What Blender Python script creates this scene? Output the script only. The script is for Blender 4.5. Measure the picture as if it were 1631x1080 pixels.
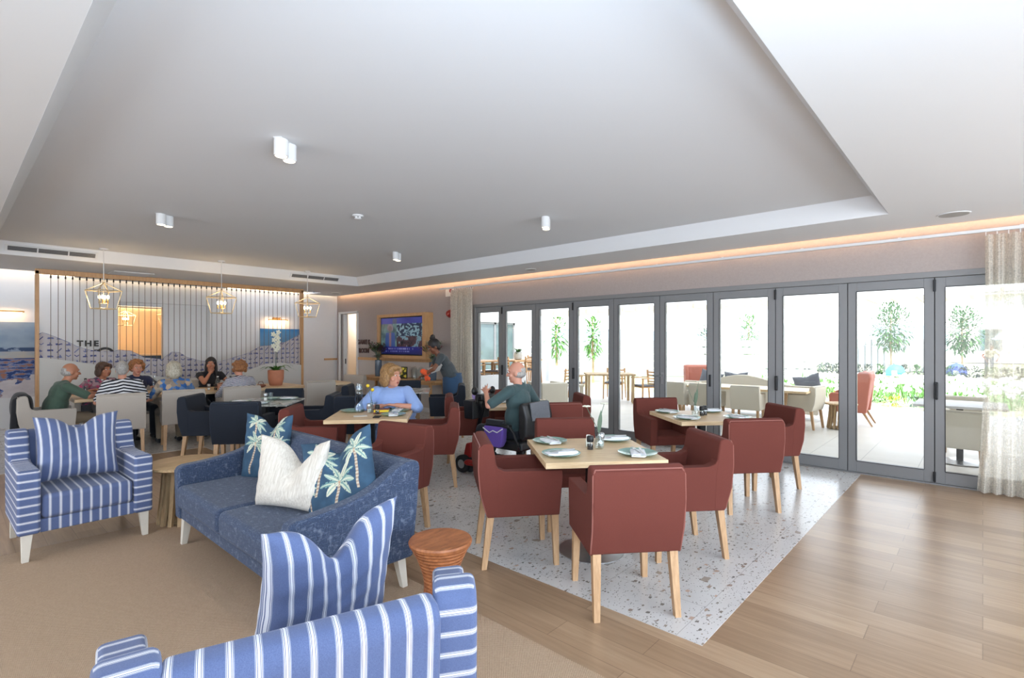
import bpy, bmesh, math, random
from mathutils import Vector as V, Matrix, Euler
random.seed(7)
PI = math.pi
S = bpy.context.scene
for o in list(bpy.data.objects): bpy.data.objects.remove(o)
COL = S.collection

# ------------------------------------------------------------------ camera, light, exposure
cd = bpy.data.cameras.new('camera'); cam = bpy.data.objects.new('camera', cd); COL.objects.link(cam)
cam.location = (0, 0, 1.55)
cam.rotation_euler = (PI/2, 0, -math.radians(47.70))
cd.sensor_width = 36; cd.lens = 824/1631*36; cd.shift_y = 6/1631
cd.clip_start = .05; cd.clip_end = 400
S.camera = cam
S.view_settings.view_transform = 'Standard'; S.view_settings.look = 'None'
S.view_settings.exposure = -0.15; S.view_settings.gamma = 1
S.view_settings.use_curve_mapping = False
w = bpy.data.worlds.new('sky'); S.world = w; w.use_nodes = True
wn = w.node_tree; bgn = wn.nodes['Background']
tc = wn.nodes.new('ShaderNodeTexCoord'); sx = wn.nodes.new('ShaderNodeSeparateXYZ')
rp = wn.nodes.new('ShaderNodeValToRGB')
wn.links.new(tc.outputs['Generated'], sx.inputs[0]); wn.links.new(sx.outputs['Z'], rp.inputs[0])
rp.color_ramp.elements[0].color = (.92, .95, 1, 1); rp.color_ramp.elements[1].color = (.50, .68, 1, 1)
rp.color_ramp.elements[0].position = .02
wn.links.new(rp.outputs[0], bgn.inputs[0]); bgn.inputs[1].default_value = 5.0

def light(kind, name, loc, energy, color=(1, 1, 1), rot=(0, 0, 0), size=None, size_y=None, **kw):
    l = bpy.data.lights.new(name, kind); l.energy = energy; l.color = color
    if kind == 'AREA':
        l.shape = 'RECTANGLE'; l.size = size; l.size_y = size_y or size
    elif size is not None and kind in ('POINT', 'SPOT'): l.shadow_soft_size = size
    for k, v_ in kw.items(): setattr(l, k, v_)
    o = bpy.data.objects.new(name, l); o.location = loc; o.rotation_euler = rot; COL.objects.link(o); return o
sun = light('SUN', 'sun', (0, 0, 20), 11.0, (1, .96, .9), rot=(math.radians(18), math.radians(-24), 0), angle=.01)
# sky light through the wall of glass, then an added fill behind the viewer
pt_ = light('AREA', 'door_sky_portal', (7.55, 3.85, 1.2), 1, rot=(0, PI/2, 0), size=2.3, size_y=8.8); pt_.data.cycles.is_portal = True
light('AREA', 'fill_behind', (2.2, -4.1, 1.5), 380, (.76, .88, 1), rot=(PI/2+.4, 0, 0), size=8, size_y=2.2)
# the photographer's flash, bounced off the ceiling from just behind the camera
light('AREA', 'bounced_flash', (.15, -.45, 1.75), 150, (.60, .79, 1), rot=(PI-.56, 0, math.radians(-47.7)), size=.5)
light('AREA', 'fill_left', (-3.9, 3.5, 1.7), 80, (.85, .93, 1), rot=(0, -PI/2-.3, 0), size=2.2, size_y=7)  # added fill from the unseen left side, brightens the room

# ------------------------------------------------------------------ materials
def C(h):
    h = h.lstrip('#'); r = [int(h[i:i+2], 16)/255 for i in (0, 2, 4)]
    return tuple((c/12.92 if c <= .04045 else ((c+.055)/1.055)**2.4) for c in r)
class NT:
    def __init__(s, name):
        s.m = bpy.data.materials.new(name); s.m.use_nodes = True; s.t = s.m.node_tree
        s.b = s.t.nodes['Principled BSDF']; s.out = s.t.nodes['Material Output']
    def n(s, ty, **kw):
        q = s.t.nodes.new('ShaderNode'+ty)
        for k, v_ in kw.items():
            if k.startswith('i_'):
                k = k[2:]; k = int(k) if k.isdigit() else k.replace('_', ' ')
                q.inputs[k].default_value = v_
            else: setattr(q, k, v_)
        return q
    def l(s, a, b):
        s.t.links.new(a, b)
    def math(s, op, a, b=None, c=None):
        q = s.t.nodes.new('ShaderNodeMath'); q.operation = op
        for i, x in enumerate((a, b, c)):
            if x is None: continue
            if isinstance(x, (int, float)): q.inputs[i].default_value = x
            else: s.l(x, q.inputs[i])
        return q.outputs[0]
    def mix(s, f, a, b):
        q = s.t.nodes.new('ShaderNodeMix'); q.data_type = 'RGBA'
        for i, x in ((0, f), (6, a), (7, b)):
            if isinstance(x, (int, float)): q.inputs[i].default_value = x
            elif isinstance(x, tuple): q.inputs[i].default_value = (*x[:3], 1)
            else: s.l(x, q.inputs[i])
        return q.outputs[2]
    def obj(s, scale=(1, 1, 1), rot=(0, 0, 0), kind='Object'):
        t = s.t.nodes.new('ShaderNodeTexCoord'); mp = s.t.nodes.new('ShaderNodeMapping')
        mp.inputs['Scale'].default_value = scale; mp.inputs['Rotation'].default_value = rot
        s.l(t.outputs[kind], mp.inputs[0]); return mp.outputs[0]
    def sep(s, v_):
        q = s.t.nodes.new('ShaderNodeSeparateXYZ'); s.l(v_, q.inputs[0]); return q.outputs
    def noise(s, co, scale, detail=2, rough=.5):
        q = s.n('TexNoise', i_Scale=scale, i_Detail=detail, i_Roughness=rough); s.l(co, q.inputs['Vector']); return q.outputs['Fac']
    def ramp(s, f, *st):
        q = s.t.nodes.new('ShaderNodeValToRGB'); cr = q.color_ramp
        while len(cr.elements) < len(st): cr.elements.new(.5)
        for e, (p, c) in zip(cr.elements, st):
            e.position = p; e.color = (*c, 1) if isinstance(c, tuple) else (c, c, c, 1)
        s.l(f, q.inputs[0]); return q.outputs[0]
    def col(s, x):
        if isinstance(x, tuple): s.b.inputs['Base Color'].default_value = (*x, 1)
        else: s.l(x, s.b.inputs['Base Color'])
    def bump(s, h, st=.3, d=.01):
        q = s.n('Bump', i_Strength=st, i_Distance=d); s.l(h, q.inputs['Height']); s.l(q.outputs[0], s.b.inputs['Normal'])
    def set(s, **kw):
        for k, v_ in kw.items(): s.b.inputs[k.replace('_', ' ')].default_value = v_
        return s
def plain(name, col, rough=.6, metal=0, var=.08, scale=12, bump=0, bs=60, **kw):
    m = NT(name); c = C(col) if isinstance(col, str) else col
    co = m.obj()
    f = m.noise(co, scale, 3)
    m.col(m.mix(f, tuple(min(1, x*(1-var)) for x in c), tuple(min(1, x*(1+var)) for x in c)))
    m.set(Roughness=rough, Metallic=metal)
    if bump: m.bump(m.noise(co, bs, 3), bump)
    m.set(**kw); return m.m
def fabric(name, col, rough=.9, var=.12, weave=420, bump=.25, col2=None, sheen=.15):
    m = NT(name); c = C(col); co = m.obj()
    a = m.noise(co, weave, 2, .6); b = m.noise(co, 5, 2)
    c2 = C(col2) if col2 else tuple(x*(1+var*2) for x in c)
    k = m.mix(a, tuple(x*(1-var) for x in c), c2)
    m.col(m.mix(m.math('MULTIPLY', b, .18), k, tuple(x*.8 for x in c)))
    m.set(Roughness=rough, Sheen_Weight=sheen); m.bump(a, bump, .002); return m.m
def wood(name, c1, c2, rough=.45, sc=(3, 30, 30), rot=(0, 0, 0)):
    m = NT(name); co = m.obj(sc, rot)
    n1 = m.noise(co, 1.6, 5, .6); n2 = m.noise(co, 7, 3)
    f = m.math('ADD', m.math('MULTIPLY', n1, .75), m.math('MULTIPLY', n2, .25))
    m.col(m.ramp(f, (.35, C(c1)), (.65, C(c2)))); m.set(Roughness=rough); m.bump(n2, .06, .002); return m.m
def emit(name, col, st):
    m = NT(name); e = m.n('Emission', i_Strength=st); e.inputs[0].default_value = (*(C(col) if isinstance(col, str) else col), 1)
    m.l(e.outputs[0], m.out.inputs[0]); return m.m
def glass(name, tint=(1, 1, 1), ior=1.45, gloss=1.0):
    m = NT(name); tr = m.n('BsdfTransparent'); tr.inputs[0].default_value = (*tint, 1)
    g = m.n('BsdfGlossy', i_Roughness=.02); fr = m.n('LayerWeight', i_Blend=.5); mx = m.n('MixShader')
    f = m.math('MULTIPLY', m.math('ADD', m.math('MULTIPLY', m.math('POWER', fr.outputs['Facing'], 4.0), .55), .035), gloss)
    m.l(f, mx.inputs[0]); m.l(tr.outputs[0], mx.inputs[1]); m.l(g.outputs[0], mx.inputs[2]); m.l(mx.outputs[0], m.out.inputs[0]); return m.m
def attr_mat(name, rough=.8, emis=0, noise=0, bump=0, weave=400):
    m = NT(name); a = m.n('VertexColor', layer_name='col'); c = a.outputs[0]
    if noise:
        co = m.obj(); f = m.noise(co, weave, 2); c = m.mix(m.math('MULTIPLY', f, noise), c, (.02, .03, .05))
        if bump: m.bump(f, bump, .002)
    m.col(c); m.set(Roughness=rough)
    if emis:
        m.l(c, m.b.inputs['Emission Color']); m.set(Emission_Strength=emis)
    return m.m
def stripes(name, mode):
    """blue denim cloth with groups of three white lines; mode says which coordinate counts across the stripes"""
    m = NT(name); t = m.n('TexCoord'); o = m.sep(t.outputs['Object'])
    if mode == 'x': s = o[0]
    elif mode == 'uv':
        s = m.sep(t.outputs['UV'])[0]
    else:
        nn = m.sep(t.outputs['Normal']); k = m.math('GREATER_THAN', m.math('ABSOLUTE', nn[2]), .72)
        s = m.math('ADD', m.math('MULTIPLY', k, o[1]), m.math('MULTIPLY', m.math('SUBTRACT', 1, k), o[2]))
    p = m.math('FRACT', m.math('MULTIPLY', m.math('ADD', s, 10.013), 1/.058))
    d = m.math('ABSOLUTE', m.math('SUBTRACT', p, .5))
    w1 = m.math('LESS_THAN', d, .048)
    w2 = m.math('LESS_THAN', m.math('ABSOLUTE', m.math('SUBTRACT', d, .092)), .016)
    w3 = m.math('MULTIPLY', m.math('LESS_THAN', m.math('ABSOLUTE', m.math('SUBTRACT', d, .140)), .012), .45)
    f = m.math('MINIMUM', m.math('ADD', m.math('ADD', w1, w2), w3), 1)
    co = m.obj((1, 1, 1)); nz = m.noise(co, 380, 2, .7); n2 = m.noise(m.obj((90, 90, 500)), 1, 2)
    blue = m.mix(nz, C('#38456a'), C('#63739c')); blue = m.mix(m.math('MULTIPLY', n2, .35), blue, C('#4c5b84'))
    m.col(m.mix(f, blue, C('#d3d5dc'))); m.set(Roughness=.85, Sheen_Weight=.15); m.bump(nz, .2, .002); return m.m

M = {}
M['ceil'] = plain('ceiling_paint', '#dcdcdc', .9, var=.015, scale=.8)
M['ceil2'] = plain('tray_paint', '#dfe0e2', .9, var=.015, scale=.8)
M['white'] = plain('white_paint', '#dcdcdc', .8, var=.02)
M['backwall'] = plain('back_wall_paint', '#d2d2d6', .85, var=.02, scale=1)
M['doorwall'] = plain('textured_wallcovering', '#a59b97', .9, var=.10, scale=45, bump=.25, bs=90)
M['oak'] = wood('light_oak', '#cdac82', '#e6cda6', .42)
M['oakz'] = wood('light_oak_leg', '#ab865f', '#cba680', .5, sc=(30, 30, 3))
M['oaktrim'] = wood('oak_trim', '#b88b5d', '#cda272', .45, sc=(30, 30, 3))
M['weather'] = wood('weathered_oak', '#9c8260', '#c6ab84', .7, sc=(25, 25, 3))
M['weathertop'] = wood('weathered_oak_top', '#a98c68', '#cdb086', .6, sc=(3, 26, 26), rot=(0, 0, .3))
M['walnut'] = wood('turned_walnut', '#7d4a2c', '#b06f45', .4, sc=(6, 22, 8))
M['teak'] = wood('teak', '#b98a5c', '#d4a878', .5)
M['legwhite'] = plain('painted_leg', '#d9d3c6', .5)
M['red'] = fabric('rust_red_fabric', '#632c22', col2='#6f352a', sheen=0)
M['redpipe'] = fabric('rust_piping', '#8a544a')
M['navy'] = fabric('navy_fabric', '#151b26', col2='#1e2735', sheen=.03)
M['navypipe'] = fabric('navy_piping', '#232e3e')
M['beige'] = fabric('beige_linen', '#aaa298', col2='#c2bab0')
M['beigepipe'] = fabric('beige_piping', '#b8b0a5')
M['cream'] = fabric('cream_outdoor_fabric', '#cfc5b2', col2='#ddd4c2')
M['terracotta_f'] = fabric('terracotta_fabric', '#b26a58', col2='#c27c69')
M['charcoal_f'] = fabric('charcoal_cushion_fabric', '#4b4d52', col2='#7d8087', weave=160)
M['black'] = plain('black_metal', '#17181a', .4, metal=.3)
M['blackp'] = plain('black_vinyl', '#1a1b1d', .38, var=.2)
M['steel'] = plain('brushed_steel', '#b6b8ba', .28, metal=.9)
M['grey_al'] = plain('grey_aluminium', '#7f7f80', .45, metal=.1, var=.02)
M['rope'] = plain('grey_rope', '#6f6558', .9)
M['brass'] = plain('brass', '#c59a58', .3, metal=.9)
M['lantern'] = plain('lantern_metal', '#cdbb98', .35, metal=.6)
M['plate'] = plain('sage_green_glaze', '#82a79c', .22, var=.05)
M['napkin'] = fabric('white_napkin', '#e4e6ea', bump=.1)
M['glass'] = glass('clear_glass', (.93, .96, .96), gloss=1.4)
M['pane'] = glass('door_glass', (.97, .985, .98), gloss=.8)
M['marble'] = None
M['curtain'] = None
M['concrete'] = plain('pale_concrete', '#cfccc5', .8, var=.06, scale=2)
M['terracotta'] = plain('terracotta_pot', '#c07e60', .75, var=.12, scale=14)
M['leaf'] = plain('leaf_green', '#416b2c', .5, var=.3, scale=20)
M['leaf2'] = plain('fresh_leaf_green', '#5f9440', .6, var=.3, scale=9)
M['leafdark'] = plain('grey_green_leaf', '#5d6f5c', .6, var=.3, scale=9)
M['orchid'] = plain('cream_orchid', '#e4e3cf', .6)
M['plum'] = plain('plum_foliage', '#6b3d48', .6, var=.3)
M['skin'] = plain('light_skin', '#c99079', .5, var=.05, scale=9, Subsurface_Weight=.08)
M['skin_tan'] = plain('tanned_skin', '#b37a5e', .5, var=.05, scale=9, Subsurface_Weight=.08)
M['skin_brown'] = plain('brown_skin', '#7a4c36', .5, var=.06, scale=9, Subsurface_Weight=.06)
M['lip'] = plain('lips', '#a8534e', .4)
M['eye'] = plain('eye_white', '#e6e2dc', .2)
M['iris'] = plain('iris', '#2b2421', .2)
def hair_mat(name, a, b):
    m = NT(name); co = m.obj((1, 1, .35)); n = m.noise(co, 90, 4, .7)
    m.col(m.mix(m.ramp(n, (.35, 0.0), (.65, 1.0)), C(a), C(b))); m.set(Roughness=.5); m.bump(n, .9, .006); return m.m
M['hair_blonde'] = hair_mat('dark_blonde_hair', '#6d4c2c', '#b58b58')
M['hair_silver'] = hair_mat('silver_blonde_hair', '#8d8573', '#cfc7b4')
M['hair_grey'] = hair_mat('grey_hair', '#86827e', '#bdb9b4')
M['hair_brown'] = hair_mat('brown_hair', '#33231b', '#5b4030')
M['hair_ginger'] = hair_mat('ginger_brown_hair', '#6b4126', '#ad7443')
M['hair_black'] = hair_mat('black_hair', '#120f10', '#2c2627')
M['blue_knit'] = fabric('light_blue_knit', '#86a2d8', col2='#9db6e6', weave=260)
M['olive'] = fabric('olive_green_shirt', '#3c5144', col2='#4a6152')
M['teal_shirt'] = fabric('dark_teal_shirt', '#33494b', col2='#43595b')
M['grey_shirt'] = fabric('charcoal_tee', '#3c4246', col2='#4b5256')
M['darkblue'] = fabric('dark_navy_cloth', '#20263c', col2='#30375a')
M['denim'] = fabric('denim', '#24405c', col2='#35567a')
M['darktrouser'] = fabric('dark_trousers', '#1e2229', col2='#2a2f38')
M['khaki'] = fabric('khaki_cloth', '#8d7f6c')
M['blackcloth'] = fabric('black_cloth', '#15151a', col2='#22232a')
M['purple'] = fabric('purple_bag', '#5a3f98', col2='#7658b8')
M['orange'] = fabric('orange_cloth', '#e2582a')
M['scooter_red'] = plain('red_plastic', '#9c2320', .3)
M['rubber'] = plain('rubber', '#1b1b1c', .8)
M['yellow'] = plain('yellow', '#e0c22b', .5)
M['paper'] = plain('paper', '#e8e6e0', .8)
M['tray_brown'] = plain('brown_leather', '#7c4a35', .5)
M['floral'] = None

def tee_stripe(name, period, duty, ca, cb):
    m = NT(name); t = m.n('TexCoord'); o = m.sep(t.outputs['Object'])
    nz = m.noise(t.outputs['Object'], 6, 2)
    s = m.math('ADD', o[2], m.math('MULTIPLY', nz, .03))
    s = m.math('ADD', s, m.math('MULTIPLY', m.math('ABSOLUTE', o[0]), .25))
    p = m.math('FRACT', m.math('MULTIPLY', s, 1/period))
    m.col(m.mix(m.math('LESS_THAN', p, duty), C(cb), C(ca))); m.set(Roughness=.9); return m.m
M['tee_wide'] = tee_stripe('black_white_striped_shirt', .042, .5, '#20222b', '#dcdcdf')
M['tee_thin'] = tee_stripe('navy_white_fine_striped_shirt', .021, .5, '#242a42', '#d8d8de')
def multi(name, cols, sc):
    m = NT(name); co = m.obj(); v_ = m.n('TexVoronoi', i_Scale=sc); m.l(co, v_.inputs['Vector'])
    k = m.sep(v_.outputs['Color'])[0]
    st = [(i/len(cols), C(c)) for i, c in enumerate(cols)]
    q = m.ramp(k, *st); m.col(q); m.set(Roughness=.9)
    m.t.nodes[-1]
    for n_ in m.t.nodes:
        if n_.type == 'VALTORGB': n_.color_ramp.interpolation = 'CONSTANT'
    return m.m
M['floral'] = multi('pink_floral_cloth', ['#6f5562', '#8d6674', '#b2466e', '#4f4a5c', '#a68a92'], 26)
M['blue_scarf'] = multi('blue_patterned_scarf', ['#5f7fa8', '#2f5f9e', '#8a7d70', '#b59e86', '#a89c8c', '#4a72a8'], 17)
m = NT('marble'); co = m.obj(); n = m.noise(co, 3.5, 6, .65)
m.col(m.ramp(m.math('ABSOLUTE', m.math('SUBTRACT', n, .5)), (0, C('#8f8f88')), (.05, C('#c4c6c2')), (.2, C('#dcdeda')))); m.set(Roughness=.15); M['marble'] = m.m
# sheer linen curtain
m = NT('sheer_linen'); co = m.obj((1, 1, 1)); a = m.noise(m.obj((500, 500, 30)), 1, 2, .7); b = m.noise(m.obj((30, 30, 600)), 1, 2, .7)
f = m.math('ADD', a, b); tr = m.n('BsdfTransparent'); tl = m.n('BsdfTranslucent'); df = m.n('BsdfDiffuse')
for q in (tl, df): q.inputs[0].default_value = (*C('#ece6da'), 1)
mx1 = m.n('MixShader', i_0=.55); m.l(df.outputs[0], mx1.inputs[1]); m.l(tl.outputs[0], mx1.inputs[2])
mx2 = m.n('MixShader'); m.l(m.ramp(f, (.42, .05), (.56, .62)), mx2.inputs[0]); m.l(mx1.outputs[0], mx2.inputs[2]); m.l(tr.outputs[0], mx2.inputs[1])
m.l(m.ramp(m.math('MULTIPLY', f, .5), (.42, .40), (.58, .96)), mx2.inputs[0])
m.l(mx2.outputs[0], m.out.inputs[0]); M['curtain'] = m.m
# oak vinyl planks, long side along Y
m = NT('oak_plank_floor'); co = m.obj((1, 1, 1), (0, 0, PI/2))
br = m.n('TexBrick', offset=.37, i_Scale=1, i_Mortar_Size=.0022, i_Brick_Width=1.25, i_Row_Height=.18, i_Bias=0)
br.inputs['Color1'].default_value = (0, 0, 0, 1); br.inputs['Color2'].default_value = (1, 1, 1, 1); br.inputs['Mortar'].default_value = (.5, .5, .5, 1)
m.l(co, br.inputs['Vector'])
g1 = m.noise(m.obj((22, 1.6, 1)), 1.3, 3, .55); g2 = m.noise(m.obj((55, 2.5, 1)), 1, 2)
sp = m.sep(br.outputs['Color'])[0]
f = m.math('ADD', m.math('MULTIPLY', sp, .20), m.math('MULTIPLY', g1, .34)); f = m.math('ADD', f, m.math('MULTIPLY', g2, .18))
c = m.ramp(f, (.22, C('#8f755c')), (.36, C('#a1866b')), (.50, C('#b0967a')))
m.col(m.mix(m.math('MULTIPLY', br.outputs['Fac'], .55), c, C('#5b4330')))
m.set(Roughness=.29); M['plank'] = m.m
# terrazzo tiles
m = NT('terrazzo_tile'); co = m.obj()
def chips(scale, thr, off):
    mp = m.n('Mapping'); mp.inputs['Location'].default_value = off; mp.inputs['Scale'].default_value = (1, 1.6, 1); m.l(co, mp.inputs[0])
    dn = m.n('TexNoise', i_Scale=scale*.9, i_Detail=2); m.l(mp.outputs[0], dn.inputs['Vector'])
    vm = m.n('VectorMath', operation='SCALE'); m.l(dn.outputs['Color'], vm.inputs[0]); vm.inputs['Scale'].default_value = .9/scale
    va = m.n('VectorMath', operation='ADD'); m.l(mp.outputs[0], va.inputs[0]); m.l(vm.outputs[0], va.inputs[1])
    v1 = m.n('TexVoronoi', i_Scale=scale, distance='CHEBYCHEV'); m.l(va.outputs[0], v1.inputs['Vector'])
    k = m.sep(v1.outputs['Color'])
    r = m.math('MULTIPLY', m.math('SUBTRACT', k[0], 1-thr), .42/thr)
    return m.math('LESS_THAN', v1.outputs['Distance'], r), k[1]
base = m.mix(m.noise(co, 3, 4), C('#c4c2bf'), C('#d8d7d5'))
for sc_, th_, off_, pal in ((75, .28, (0, 0, 0), ('#9a9792', '#77746f')), (34, .26, (3.3, 1.1, 0), ('#6f6e6b', '#a39788')), (9, .05, (1.7, 5.2, 0), ('#8a8883', '#b3a294')), (20, .12, (6.1, 2.2, 0), ('#c7ab98', '#73716d'))):
    f, k = chips(sc_, th_, off_)
    base = m.mix(f, base, m.mix(k, C(pal[0]), C(pal[1])))
br = m.n('TexBrick', offset=.5, i_Scale=1, i_Mortar_Size=.002, i_Brick_Width=1.2, i_Row_Height=.6); m.l(co, br.inputs['Vector'])
m.col(m.mix(m.math('MULTIPLY', br.outputs['Fac'], .6), base, C('#8d8a86'))); m.set(Roughness=.22); M['terrazzo'] = m.m
# woven sisal rug
m = NT('sisal_rug'); co = m.obj((1, 1, 1), (0, 0, PI/4)); ck = m.n('TexWave', i_Scale=38, i_Distortion=.3); m.l(co, ck.inputs['Vector'])
co2 = m.obj((1, 1, 1), (0, 0, -PI/4)); ck2 = m.n('TexWave', i_Scale=38, i_Distortion=.3); m.l(co2, ck2.inputs['Vector'])
k = m.math('MULTIPLY', ck.outputs['Fac'], ck2.outputs['Fac']); n2 = m.noise(m.obj(), 150, 2)
k2 = m.math('ADD', m.math('MULTIPLY', k, .7), m.math('MULTIPLY', n2, .4))
m.col(m.ramp(k2, (.15, C('#9b8169')), (.75, C('#d3b99c')))); m.set(Roughness=.95); m.bump(k, .6, .006); M['rug'] = m.m
# blue tweed sofa fabric: light slubs over a dark blue ground
m = NT('blue_tweed'); a = m.noise(m.obj((230, 24, 24)), 1, 2, .6); b = m.noise(m.obj((24, 24, 230)), 1, 2, .6); b2 = m.noise(m.obj((24, 230, 24)), 1, 2, .6)
mxx = m.math('MAXIMUM', m.math('MAXIMUM', a, b), b2); mn = m.noise(m.obj(), 190, 2, .7)
c = m.mix(m.ramp(mn, (.3, 0.0), (.7, 1.0)), C('#1e2b42'), C('#3d4e6c')); c = m.mix(m.ramp(mxx, (.58, 0.0), (.74, .42)), c, C('#8f9aac'))
m.col(c); m.set(Roughness=.9, Sheen_Weight=.12); m.bump(m.math('ADD', mxx, mn), .35, .003); M['tweed'] = m.m
M['st_x'] = stripes('blue_striped_linen_upright', 'x')
M['st_zy'] = stripes('blue_striped_linen_arm', 'zy')
M['st_uv'] = stripes('blue_striped_linen_cushion', 'uv')
m = NT('cream_slub_linen'); a = m.noise(m.obj((110, 110, 6), (0, .2, 0)), 1, 3, .6)
m.col(m.ramp(a, (.35, C('#c4bdb1')), (.65, C('#dcd7cd')))); m.set(Roughness=.85, Sheen_Weight=.2); m.bump(a, .3, .003); M['creamlinen'] = m.m
m = NT('patio_tile'); co = m.obj(); br = m.n('TexBrick', offset=.5, i_Scale=1, i_Mortar_Size=.004, i_Brick_Width=1.2, i_Row_Height=.6); m.l(co, br.inputs['Vector'])
m.col(m.mix(br.outputs['Fac'], m.mix(m.noise(co, 2.5, 4), C('#d8d2c8'), C('#c9c1b4')), C('#aaa59c'))); m.set(Roughness=.5); M['patio'] = m.m
m = NT('pale_gravel_garden'); co = m.obj(); a = m.noise(co, .5, 5, .6); b = m.noise(co, 20, 3)
m.col(m.mix(b, m.ramp(a, (.4, C('#a8a07c')), (.6, C('#85985c'))), C('#b5ac94'))); m.set(Roughness=.95); M['garden'] = m.m
m = NT('milky_roof_sheet'); tl = m.n('BsdfTranslucent'); tl.inputs[0].default_value = (.95, .95, .95, 1); df = m.n('BsdfDiffuse'); df.inputs[0].default_value = (.85, .85, .85, 1)
mx = m.n('MixShader', i_0=.45); m.l(tl.outputs[0], mx.inputs[1]); m.l(df.outputs[0], mx.inputs[2]); m.l(mx.outputs[0], m.out.inputs[0]); M['sheet'] = m.m
M['bulb'] = emit('warm_bulb', (1, .72, .42), 22)
M['led'] = emit('warm_led_strip', (1, .60, .32), 18)
M['led2'] = emit('warm_white_led_strip', (1, .74, .46), 9)
M['spot'] = emit('downlight_lens', (1, .86, .62), 5)
M['attr'] = attr_mat('painted_pattern', .85)
M['attr_fab'] = attr_mat('printed_cloth', .85, noise=.25, bump=.3)
M['screen'] = attr_mat('television_picture', .25, emis=.12)

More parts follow.
